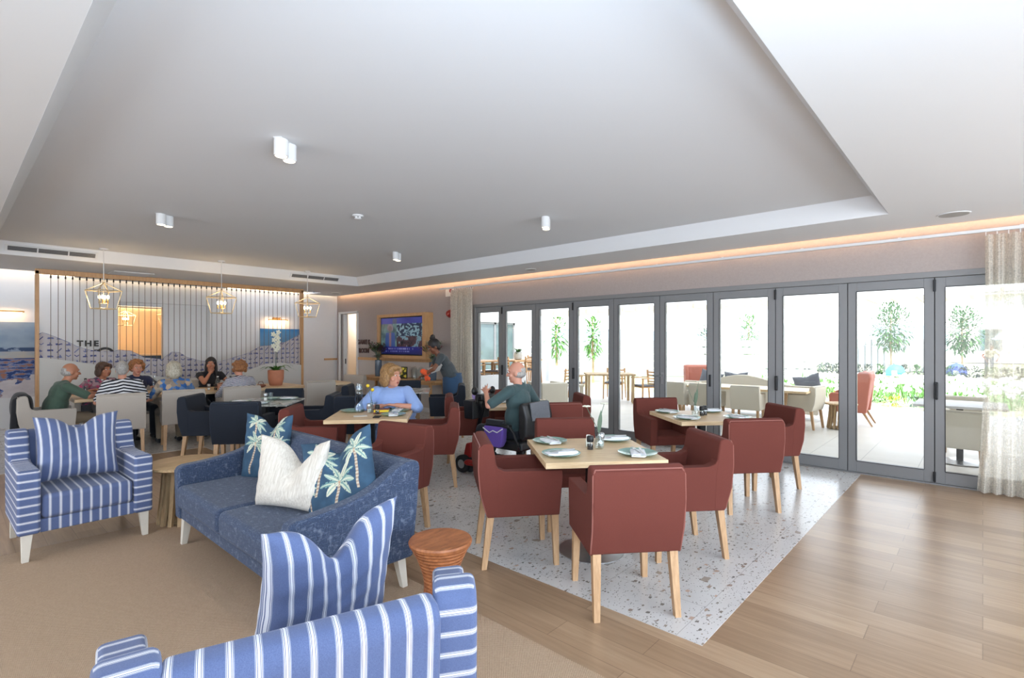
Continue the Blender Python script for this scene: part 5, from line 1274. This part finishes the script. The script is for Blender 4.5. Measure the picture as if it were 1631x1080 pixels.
B().prism([(-.42, .12), (.62, .10), (.66, .14), (.60, .18), (.12, .16), (.02, .24), (-.40, .26), (-.45, .2)], -.23, .23).build('chassis_shell', 'scooter_red', sc_, bevel=.03, seg=3)
B().box(-.20, .20, .12, .60, .17, .19).build('foot_deck', 'rubber', sc_, bevel=.004)
B().prism([(.60, .15), (.70, .13), (.74, .2), (.70, .34), (.62, .36)], -.13, .13).build('front_cowl', 'scooter_red', sc_, bevel=.02, seg=3)
B().box(-.10, .10, .735, .745, .18, .21).build('reflector', 'yellow', sc_)
for (wx, wy, r_) in ((-.24, -.30, .13), (.24, -.30, .13), (-.17, .70, .105), (.17, .70, .105)):
    wq = B().cyl((wx-.035, wy, r_), (wx+.035, wy, r_), r_, n=28).build('wheel', 'rubber', sc_, bevel=.015, seg=3)
    B().cyl((wx-.037, wy, r_), (wx+.037, wy, r_), r_*.5, n=20).build('hub', 'steel', wq)
B().cyl((0, .68, .3), (0, .50, .86), .025).build('tiller_column', 'black', sc_)
B().tube([(-.26, .40, .86), (-.20, .46, .90), (-.08, .50, .90), (.08, .50, .90), (.20, .46, .90), (.26, .40, .86)], .014, 8).build('handlebar', 'black', sc_)
B().box(-.12, .12, .44, .56, .86, .94).build('control_console', 'blackp', sc_, bevel=.02, seg=3)
B().prism([(.56, .64), (.70, .64), (.72, .86), (.56, .86)], -.15, .15).build('front_basket', 'blackp', sc_, bevel=.012)
B().ell((.16, .52, .97), (.045, .03, .05), n=12).build('mirror', 'black', sc_); B().ell((-.16, .52, .98), (.05, .03, .05), n=12).build('mirror', 'black', sc_)
t = thing('purple_bag', 'purple pouch with white trim hanging beside the scooter seat', 'bag', (SC.x, SC.y, .07), face_dir(SA))
b = B().prism([(-.04, .40), (.0, .33), (.18, .33), (.22, .40), (.23, .56), (-.05, .56)], -.34, -.25); b.build('pouch', 'purple', t, bevel=.02, seg=3)
B().tube([(-.342, -.05, .545), (-.35, .02, .50), (-.35, .08, .515), (-.35, .13, .49), (-.345, .18, .51), (-.342, .23, .535)], .006, 6).build('white_trim', 'white', t)
B().box(-.325, -.26, -.03, .21, .55, .63).build('bag_flap', 'blackcloth', t, bevel=.015, seg=3)
o = B().lathe([(.025, 0), (.04, .03), (.036, .07), (.02, .075)], 16).build('lilac_bottle', 'orchid'); 
o.data.materials[0] = plain('lilac_plastic', '#a48fc4', .4); o.location = tuple(sc_.matrix_basis @ V((.02, .68, .86))); tag(o, 'small lilac container standing in the scooter basket', 'container')

# seven people round the long table
person('balding man in an olive green shirt at the left end of the long table', (.98, 9.36, 0), 8, torso=.48, seat=.45, lean=.30, yaw=0, pitch=.08, headfwd=.04, hands=((-.02, .60, .80), (.20, .56, .81)), hints=((-1, -.3, -.5), (1, -.3, -.5)), skin='skin_tan', hair='hair_grey', hstyle='fringe', top='olive', sleeve=.85, bulk=1.1, bottom='khaki', bare_shin=True, vox=.0095)
person('woman in a pink and grey floral top beside the man in green', (1.60, 10.42, 0), -78, torso=.47, seat=.44, lean=.30, side=-.12, yaw=.35, pitch=0, hands=((-.16, .38, .82), (.18, .36, .82)), skin='skin_tan', hair='hair_brown', hstyle='bob', top='floral', sleeve=.7, vox=.0095)
person('white-haired man from behind in a bold black-and-white striped shirt', (1.70, 8.92, 0), 84, torso=.50, seat=.44, headscale=.95, lean=.26, yaw=-.2, pitch=.1, hands=((-.20, .40, .81), (.20, .40, .81)), hints=((-.6, -.3, -1), (.6, -.3, -1)), skin='skin', hair='hair_grey', hstyle='short', top='tee_wide', sleeve=.8, bulk=1.25, vox=.0095)
pr_ = person('curly auburn-haired woman in a navy top with a pearl necklace, facing the camera', (2.14, 10.45, 0), -84, torso=.46, seat=.44, lean=.15, yaw=-.05, hands=((-.18, .38, .82), (.18, .38, .82)), skin='skin', hair='hair_ginger', hstyle='curly', top='darkblue', sleeve=.7, bulk=1.05, vox=.0095)
nk = thing('pearl_necklace', 'white pearl necklace worn by the woman in the navy top', 'necklace', (2.14, 10.45, 0), face_dir(-84))
b = B(); ctr = pr_[2]+pr_[3]*.44
for k in range(30):
    a = 2*PI*k/30; b.ell(ctr+V((.085*math.sin(a), .035+.095*math.cos(a), -.01-.05*max(0, math.cos(a)))), .0075, n=8)
b.build('pearls', 'white', nk)
person('silver-haired woman from behind in a blue patterned scarf', (2.35, 8.98, 0), 86, torso=.465, seat=.44, lean=.16, yaw=-.1, hands=((-.20, .40, .81), (.20, .40, .81)), hints=((-.6, -.3, -1), (.6, -.3, -1)), skin='skin_tan', hair='hair_silver', hstyle='bob', top='blue_scarf', sleeve=.8, bulk=1.1, bottom='khaki', vox=.0095, headscale=1.05)
person('long dark-haired woman in black resting her chin on one hand', (3.24, 10.42, 0), -92, torso=.50, seat=.44, lean=.24, yaw=-.35, pitch=0, hands=((-.14, .36, .82), (.03, .24, 1.02)), hints=((-1, -.3, -.5), (1, .4, -1)), curl=(.5, 1.3), palm=((0, 0, -1), (0, -1, 0)), skin='skin_tan', hair='hair_black', hstyle='long', top='blackcloth', sleeve=.22, bulk=1.12, vox=.0095)
person('curly-haired woman from behind in a fine navy-and-white striped top', (3.30, 8.98, 0), 92, torso=.455, seat=.44, lean=.22, yaw=.15, hands=((-.20, .40, .81), (.20, .40, .81)), hints=((-.6, -.3, -1), (.6, -.3, -1)), skin='skin', hair='hair_ginger', hstyle='curly', top='tee_thin', sleeve=1.2, bulk=1.08, vox=.0095)

# ------------------------------------------------------------------ patio and garden
struct('floor_patio', B().box(WX+.2, 15.0, -6, 22, -.2, -.01), 'patio')
struct('ground_garden', B().box(15.0, 160, -90, 120, -.3, -.06), 'garden')
struct('ceiling_patio', B().box(WX+.12, 9.2, -6, 11.0, 2.72, 2.9), 'ceil')
struct('ceiling_patio_sheet', B().box(9.2, 14.0, -6, 11.0, 2.56, 2.58), 'sheet')
struct('trim_fascia', B().box(13.95, 14.02, -6, 11.0, 2.545, 2.62).box(9.1, 9.2, -6, 11.0, 2.58, 2.72), 'white')
M['paletimber'] = plain('pale_timber', '#efe3cf', .7)
t = thing('pergola', 'pale timber pergola rafters projecting over the patio edge', 'pergola', (0, 0, 0))
for k in range(40): B().box(12.6, 14.5, -5.05+k*.4-.03, -5.05+k*.4+.03, 2.42, 2.54).build('rafter', 'paletimber', t, smooth=False)
for y_ in (-5, 10.9): B().box(13.75, 13.89, y_-.07, y_+.07, -.01, 2.56).build('post', 'white', t, smooth=False)
t = thing('ceiling_heater', 'small amber-edged lamp under the patio ceiling', 'outdoor lamp', (10.2, 4.1, 2.6)); B().box(-.35, .35, -.06, .06, -.06, 0).build('housing', 'black', t, bevel=.01); B().box(-.34, .34, -.05, .05, -.07, -.06).build('lens', 'brass', t)
# neighbouring wing with glazed doors
b = B(); YW = 14.0
b.box(WX+.2, 13.2, YW, YW+.3, 0, 3.4).box(13.2, 15.6, YW, YW+.3, 2.35, 3.4).box(15.6, 16.4, YW, YW+.3, 0, 3.4).box(16.1, 16.4, YW+.3, 26, 0, 3.4)
struct('wall_wing', b, 'white')
t = thing('window_1', None, None); t['kind'] = 'structure'
B().box(13.2, 13.28, YW+.05, YW+.12, 0, 2.35).box(14.42, 14.52, YW+.05, YW+.12, 0, 2.35).box(15.52, 15.6, YW+.05, YW+.12, 0, 2.35).box(13.2, 15.6, YW+.05, YW+.12, 2.27, 2.35).box(13.2, 15.6, YW+.05, YW+.12, 0, .12).build('window_frame', 'grey_al', t, smooth=False)
M['dimglass'] = plain('dim_window_glass', '#5f6f70', .08, var=.4, scale=2)
B().box(13.28, 14.42, YW+.08, YW+.1, .1, 2.3).box(14.52, 15.52, YW+.08, YW+.1, .1, 2.3).build('glass_pane', 'dimglass', t, smooth=False)
# low white garden walls
struct('wall_low', B().box(9.0, 10.6, 9.25, 9.4, 0, .72), 'white')
struct('wall_low', B().box(10.6, 10.75, 9.25, 11.8, 0, .72), 'white')
struct('wall_low', B().box(10.75, 15, 11.2, 11.35, 0, .72), 'white')
t = thing('outdoor_sofa', 'pale grey block-shaped outdoor sofa beyond the head of the scooter man', 'outdoor sofa', (9.62, 7.62, 0), math.radians(-30))
B().box(-.30, .30, -.4, .4, -.01, .40).build('seat_base', 'cream', t, bevel=.02); B().box(-.30, .30, -.42, -.25, .05, .62).build('backrest', 'cream', t, bevel=.02); B().box(-.36, -.22, -.4, .4, .05, .62).build('armrest', 'cream', t, bevel=.02); B().box(.22, .36, -.4, .4, .05, .62).build('armrest', 'cream', t, bevel=.02)
struct('floor_terrace', B().box(9.2, 13.0, 9.6, 13.9, -.01, .32), 'patio')
def teak_table(lab, loc, rz=0, L=.8, Wd=.5, h=.75, m='teak', grp='outdoor tables'):
    t = thing('outdoor_table', lab, 'table', loc, rz, grp)
    B().box(-L, L, -Wd, Wd, h-.04, h).build('tabletop', m, t, smooth=False, bevel=.004)
    for a in (-1, 1):
        for c in (-1, 1): B().box(a*(L-.06)-.03, a*(L-.06)+.03, c*(Wd-.06)-.03, c*(Wd-.06)+.03, 0, h-.04).build('leg', m, t, smooth=False)
def teak_chair(lab, loc, ang, first=[None]):
    if first[0] is None:
        t = thing('outdoor_chair', lab, 'chair', loc, face_dir(ang), 'teak outdoor chairs'); first[0] = t
        for s_ in (-1, 1):
            B().taper((s_*.26, .24, 0), (.028, .028), (s_*.25, .22, .64), (.04, .035)).build('leg', 'teak', t); B().taper((s_*.26, -.30, 0), (.028, .028), (s_*.24, -.22, .84), (.04, .035)).build('leg', 'teak', t)
            B().box(s_*.255-.022, s_*.255+.022, -.24, .26, .63, .655).build('armrest', 'teak', t, bevel=.006)
        B().box(-.24, .24, -.22, .24, .40, .43).build('seat', 'teak', t, bevel=.006); B().box(-.23, .23, -.2, .23, .43, .47).build('seat_pad', 'charcoal_f', t, bevel=.01)
        for k in range(4): B().box(-.235, .235, -.245-.01*k, -.225-.01*k, .52+.08*k, .555+.08*k).build('back_slat', 'teak', t, bevel=.003)
        return t
    return dup(first[0], loc, face_dir(ang), lab)
teak_table('weathered grey metal-legged table seen left of centre through the doors', (11.75, 7.25, 0), math.radians(-50), .62, .40, .75, 'weather')
teak_chair('slatted teak armchair left of the grey outdoor table', (11.75, 8.3, 0), -70)
teak_chair('slatted teak armchair right of the grey outdoor table', (12.2, 6.45, 0), 150)
teak_chair('slatted teak armchair behind the grey outdoor table', (12.6, 7.6, 0), 200)
teak_table('low pale bench-like table in front of the grey outdoor table', (11.05, 8.0, 0), math.radians(-50), .36, .22, .46, 'cream')
teak_table('teak table on the raised terrace, yellow flowering pot on it', (9.9, 10.3, .32), .1, .8, .45, .74)
teak_table('teak table on the raised terrace, green plant pot on it', (11.3, 10.1, .32), .1, .7, .45, .74)
teak_chair('teak armchair on the terrace, left of the yellow flowers', (9.4, 10.0, .32), 20); teak_chair('teak armchair on the terrace, right of the yellow flowers', (10.3, 9.95, .32), 100)
teak_chair('teak armchair on the terrace below the green plant pot', (11.4, 9.85, .32), 90); teak_chair('teak armchair at the right of the terrace', (12.1, 10.3, .32), 180)
def pot(lab, loc, leafm, s=1, seed=1, h=.2):
    t = thing('potted_plant', lab, 'potted plant', loc, 0, None); B().lathe([(.07*s, 0), (.10*s, .02*s), (.12*s, .12*s), (.09*s, .2*s), (.08*s, .2*s), (.1*s, .12*s)], 24).build('pot', 'concrete', t)
    rnd = random.Random(seed); b = B()
    for k in range(60): a = rnd.random()*6.28; b.leafblade((0, 0, .17*s), (math.cos(a), math.sin(a), rnd.uniform(.3, 2)), (h+.1*rnd.random())*s, .03*s, .4, 4)
    b.build('foliage', leafm, t)
M['yellowgreen'] = plain('yellow_green_flowers', '#c2bf4c', .7, var=.3)
pot('pale pot of yellow flowers on the terrace table', (9.75, 10.3, 1.06), 'yellowgreen', 1.1, 2); pot('pale pot with a dark green plant on the terrace table', (11.2, 9.95, 1.06), 'leaf', 1.1, 5)
# trestle table with cream chairs and the wave-backed bench
t = thing('outdoor_table', 'long outdoor trestle table with splayed wooden legs beyond the glass doors', 'table', (10.45, 3.75, 0))
B().box(-.42, .42, -1.5, 1.5, .66, .70).build('tabletop', 'oak', t, smooth=False, bevel=.004)
for s_ in (-1.1, 1.1):
    for a in (-1, 1): B().taper((a*.34, s_, 0), (.06, .06), (a*.14, s_, .66), (.06, .06)).build('leg', 'oakz', t)
    B().box(-.28, .28, s_-.02, s_+.02, .25, .31).build('stretcher', 'oak', t)
cr0 = make_chair('outdoor_chair', 'cream outdoor armchair at the trestle table, the nearer of the two side by side', 'chair', (9.98, 3.2, 0), 5, 'cream', 'beigepipe', 'cream outdoor armchairs', h=.84); cr0.scale = (.92, .92, .92)
dup(cr0, (9.98, 3.95, 0), face_dir(-5), 'cream outdoor armchair at the trestle table, second from the right'); dup(cr0, (9.98, 4.55, 0), face_dir(0), 'cream outdoor armchair at the trestle table, leftmost, half behind a door frame')
dup(cr0, (10.60, 2.42, 0), face_dir(82), 'cream outdoor armchair at the right end of the trestle table')
t = thing('outdoor_bench', 'cream upholstered bench with a wave-shaped back behind the trestle table', 'bench', (11.6, 3.75, 0))
pts = [(-1.35, .12)]+[(-1.35+2.7*k/30, .68+.18*(.5-.5*math.cos(2*PI*max(0, min(1, (k/30-.15)/.75))))-.03*(1-k/30)*0) for k in range(31)]+[(1.35, .12)]
B().prism([(p[0], p[1]) for p in pts], -.06, .06, 'x').build('backrest', 'cream', t, smooth=False, bevel=.01); B().box(.06, .62, -1.3, 1.3, .15, .45).build('seat', 'cream', t, bevel=.03)
for i, (y_, lab) in enumerate(((4.62, 'left end'), (4.05, 'middle'), (2.62, 'right end'))):
    pillow('dark_cushion', 'grey patterned cushion at the %s of the wave-backed bench' % lab, (11.8, y_, .66), (.25, .25*(i-1), math.radians(95)), .5, .5, .14, 'charcoal_f', chop=.03, n=16, grp='grey patterned outdoor cushions')
slat_table('round slatted wood side table out on the patio', (10.95, 1.90, 0), None, .26, .46)
def wing_chair(lab, loc, ang):
    t = thing('wing_chair', lab, 'armchair', loc, face_dir(ang), 'terracotta wing chairs')
    B().prism([(-.22, .24), (-.10, .24), (-.16, .98), (-.24, 1.02), (-.32, 1.0), (-.34, .9)], -.33, .33).build('backrest', 'terracotta_f', t, bevel=.02, seg=3)
    for s_ in (-1, 1): B().prism([(-.26, .24), (.32, .24), (.34, .56), (.30, .60), (.02, .60), (-.06, .64), (-.08, .90), (-.14, 1.0), (-.30, 1.01), (-.33, .9)], s_*.36, s_*.28).build('wing_arm', 'terracotta_f', t, bevel=.018, seg=3)
    B().box(-.28, .28, -.16, .32, .24, .44).build('seat', 'terracotta_f', t, bevel=.03, seg=3)
    for s_ in (-1, 1): B().taper((s_*.27, .27, 0), (.03, .03), (s_*.25, .24, .25), (.05, .05)).build('leg', 'oakz', t); B().taper((s_*.27, -.34, 0), (.03, .03), (s_*.25, -.20, .25), (.05, .05)).build('leg', 'oakz', t)
wing_chair('terracotta wing chair right of the slatted patio table, seen from its side', (11.80, 1.86, 0), 92)
wing_chair('terracotta wing chair at the left end of the wave-backed bench', (12.15, 4.95, 0), 215)
pillow('dark_cushion', 'grey patterned cushion in the right terracotta wing chair', (11.78, 1.86, .66), (.2, 0, 0), .42, .42, .15, 'charcoal_f', chop=.0, n=16, grp='grey patterned outdoor cushions')
# table and two big chairs right outside the last door
dup(cr0, (8.05, .22, 0), face_dir(0), 'grey-beige outdoor chair back right outside the last glass door'); dup(cr0, (9.75, .18, 0), face_dir(180), 'grey-beige outdoor chair on the far side of the white table at the last door')
t = square_table('outdoor_table', 'white square outdoor table on a round grey foot outside the last door', (8.9, .22), 'white', .03, half=.45, rz=0, baser=.27)
dup(cr0, (8.05, -.62, 0), face_dir(0), 'grey-beige outdoor chair seen only through the sheer curtain')
# boundary fence
M['fencegrey'] = plain('grey_fence_paint', '#98989a', .8)
t = thing('boundary_fence', 'long white slatted boundary fence beyond the patio', 'fence', (0, 0, 0))
b = B(); p0, p1 = V((19.0, 16.5, 0)), V((26.5, 5.6, 0)); n_ = 12
for k in range(n_+1):
    p = p0.lerp(p1, k/n_); B().box(p.x-.05, p.x+.05, p.y-.05, p.y+.05, -.1, 1.75).build('fence_post', 'concrete', t, smooth=False)
dirn = (p1-p0).normalized(); L = (p1-p0).length; mt = Matrix.Translation(p0) @ Matrix.Rotation(math.atan2(dirn.y, dirn.x), 4, 'Z')
for k in range(5): B().box(0, L, -.02, .02, .05+k*.33, .34+k*.33, mt).build('fence_board', 'fencegrey', t, smooth=False)
t = thing('boundary_fence', 'pale picket fence farther back, right of the slatted boundary fence', 'fence', (0, 0, 0))
p0, p1 = V((31, 8.5, 0)), V((36, 2.4, 0)); dirn = (p1-p0).normalized(); L = (p1-p0).length; mt = Matrix.Translation(p0) @ Matrix.Rotation(math.atan2(dirn.y, dirn.x), 4, 'Z')
for k in range(24): B().box(L*k/23-.04, L*k/23+.04, -.02, .02, -.1, 1.75, mt).build('picket', 'fencegrey', t, smooth=False)
for z_ in (.3, 1.4): B().box(0, L, .02, .05, z_, z_+.1, mt).build('rail', 'concrete', t, smooth=False)
# planting
def foliage_blob(par, c, r, n, m, seed, L=.16, name='foliage'):
    rnd = random.Random(seed); b = B()
    for k in range(n):
        a = rnd.random()*2*PI; z = rnd.uniform(-1, 1); q = rnd.random()**.4; rr = math.sqrt(1-z*z)
        p = V(c)+V((r[0]*q*rr*math.cos(a), r[1]*q*rr*math.sin(a), r[2]*q*z))
        d = V((rr*math.cos(a)+rnd.uniform(-.6, .6), rr*math.sin(a)+rnd.uniform(-.6, .6), z+rnd.uniform(-.2, .8)))
        b.leafblade(p, d, L*(.6+.8*rnd.random()), L*.35, .3, 3)
    return b.build(name, m, par, smooth=False)
def tree(lab, loc, h, r, seed, m='leaf2', trunk='weather', n=900):
    t = thing('tree', lab, 'tree', loc, 0, 'young garden trees'); rnd = random.Random(seed)
    tr = B().tube([(0, 0, -.1), (.03, .02, h*.3), (-.02, .03, h*.6), (0, 0, h*.9)], [.05, .04, .03, .012], 8)
    for k in range(9): a = rnd.random()*6.28; z = h*(.3+.06*k); tr.tube([(0, 0, z), (r*.4*math.cos(a), r*.4*math.sin(a), z+.25*r), (r*.75*math.cos(a), r*.75*math.sin(a), z+.6*r)], [.02, .012, .005], 5)
    tr.build('trunk', trunk, t); foliage_blob(t, (0, 0, h*.66), (r, r, h*.36), n, m, seed, .22, 'crown')
tree('leafy young tree seen through the second door from the right', (33.0, 3.5, 0), 3.6, .95, 1, 'leaf', n=1300); tree('leafy young tree seen through the last glass door', (34.5, .75, 0), 3.3, .85, 2, 'leaf', n=1200)
tree('slim young tree in front of the white fence, left of centre', (17.6, 11.6, 0), 2.9, .35, 3, n=300); tree('slim young tree left of the first one before the fence', (16.9, 12.9, 0), 3.0, .4, 4, n=300)
tree('small tree above the wave-backed bench', (27.0, 8.6, 0), 3.0, .6, 5, n=400); tree('bushy young tree behind the patio table', (25, 9.9, 0), 2.4, .5, 6, 'leafdark', n=300)
M['hedge'] = plain('dark_hedge_leaf', '#2f3f2a', .7, var=.4)
for k in range(24):
    y_ = 9.4-k*.46; x_ = 32.5+.9*math.sin(k*.5)
    t = thing('garden_shrub', 'rounded green shrub in the low hedge crossing the garden', 'shrub', (x_, y_, -.06), k, 'low hedge shrubs')
    foliage_blob(t, (0, 0, .22), (.24, .24, .26), 160, ('leaf', 'hedge', 'hedge')[k % 3], 20+k, .17)
for k in range(13):
    rnd = random.Random(40+k); x_ = 15.6+rnd.random()*1.6; y_ = 4.6-k*.42
    t = thing('garden_shrub', None, 'shrub', (x_, y_, -.06), k, 'yellow-green border plants'); t['label'] = 'small yellow-green plant along the patio edge'
    foliage_blob(t, (0, 0, .12), (.22, .22, .14), 50, ('leaf2', 'yellowgreen', 'leafdark')[k % 3], 60+k, .14)
b = B(); rnd = random.Random(9)
for k in range(2600):
    x_ = 16.8+rnd.random()*9; y_ = -1.5+rnd.random()*8.5; b.leafblade((x_, y_, -.06), (rnd.uniform(-.4, .4), rnd.uniform(-.4, .4), 1), .18+.3*rnd.random(), .035, .25, 3)
tag(b.build('tall_grass', 'leaf2', smooth=False), 'tufts of pale green grass and flowers filling the garden beds', 'grass', kind='stuff')
b = B()
for k in range(900):
    x_ = 17.5+rnd.random()*8; y_ = -1.5+rnd.random()*8.5; b.ell((x_, y_, .12+.22*rnd.random()), (.05, .05, .06), n=6)
tag(b.build('white_blossoms', 'white', smooth=False), 'white blossoms scattered over the garden beds', 'flowers', kind='stuff')
t = thing('dome_tent', 'turquoise dome seen far off left of the young tree', 'tent', (30.2, 3.05, 0)); M['fencegrey'] = plain('grey_fence', '#8f8f8c', .8)
M['teal'] = plain('turquoise_fabric', '#3fb3c4', .6); M['royal'] = plain('blue_tent_fabric', '#3b4fae', .6)
B().lathe([(.38, 0), (.37, .25), (.28, .42), (.15, .50), (.02, .53)], 20).build('canopy', 'teal', t); B().box(-.40, -.36, -.1, .1, 0, .25).build('door_flap', 'white', t)
t = thing('dome_tent', 'small blue tent at the foot of the right-hand tree', 'tent', (33.2, .95, 0)); B().lathe([(.42, 0), (.38, .3), (.2, .5), (.02, .56)], 16).build('canopy', 'royal', t); B().box(-.43, -.38, -.1, .1, 0, .2).build('door_flap', 'white', t)
# gardener far off
person('distant gardener in pale clothes bending among the shrubs', (33.4, -.22, 0), 190, standing=True, lean=.9, pitch=.2, hands=((-.2, .5, .75), (.2, .5, .75)), skin='skin_brown', hair='hair_black', hstyle='short', top='cream', bottom='denim', vox=.02)
# building at the right and far hills
t = thing('garden_building', 'white building with a flat roof and dark windows behind the right-hand tree', 'building', (0, 0, 0))
B().box(54, 62, -22, 2.0, 0, 5.2).build('wall', 'white', t, smooth=False); B().box(53.6, 62.4, -22.4, 2.4, 5.2, 5.5).build('roof', 'concrete', t, smooth=False)
for k in range(4):
    q = B().box(53.9, 54.02, .2-k*2.6-1.3, .2-k*2.6, .9, 2.6).build('window', 'grey_al', t, smooth=False); B().box(53.86, 53.92, .1-k*2.6-1.1, .1-k*2.6, 1.0, 2.5).build('pane', 'dimglass', q, smooth=False)
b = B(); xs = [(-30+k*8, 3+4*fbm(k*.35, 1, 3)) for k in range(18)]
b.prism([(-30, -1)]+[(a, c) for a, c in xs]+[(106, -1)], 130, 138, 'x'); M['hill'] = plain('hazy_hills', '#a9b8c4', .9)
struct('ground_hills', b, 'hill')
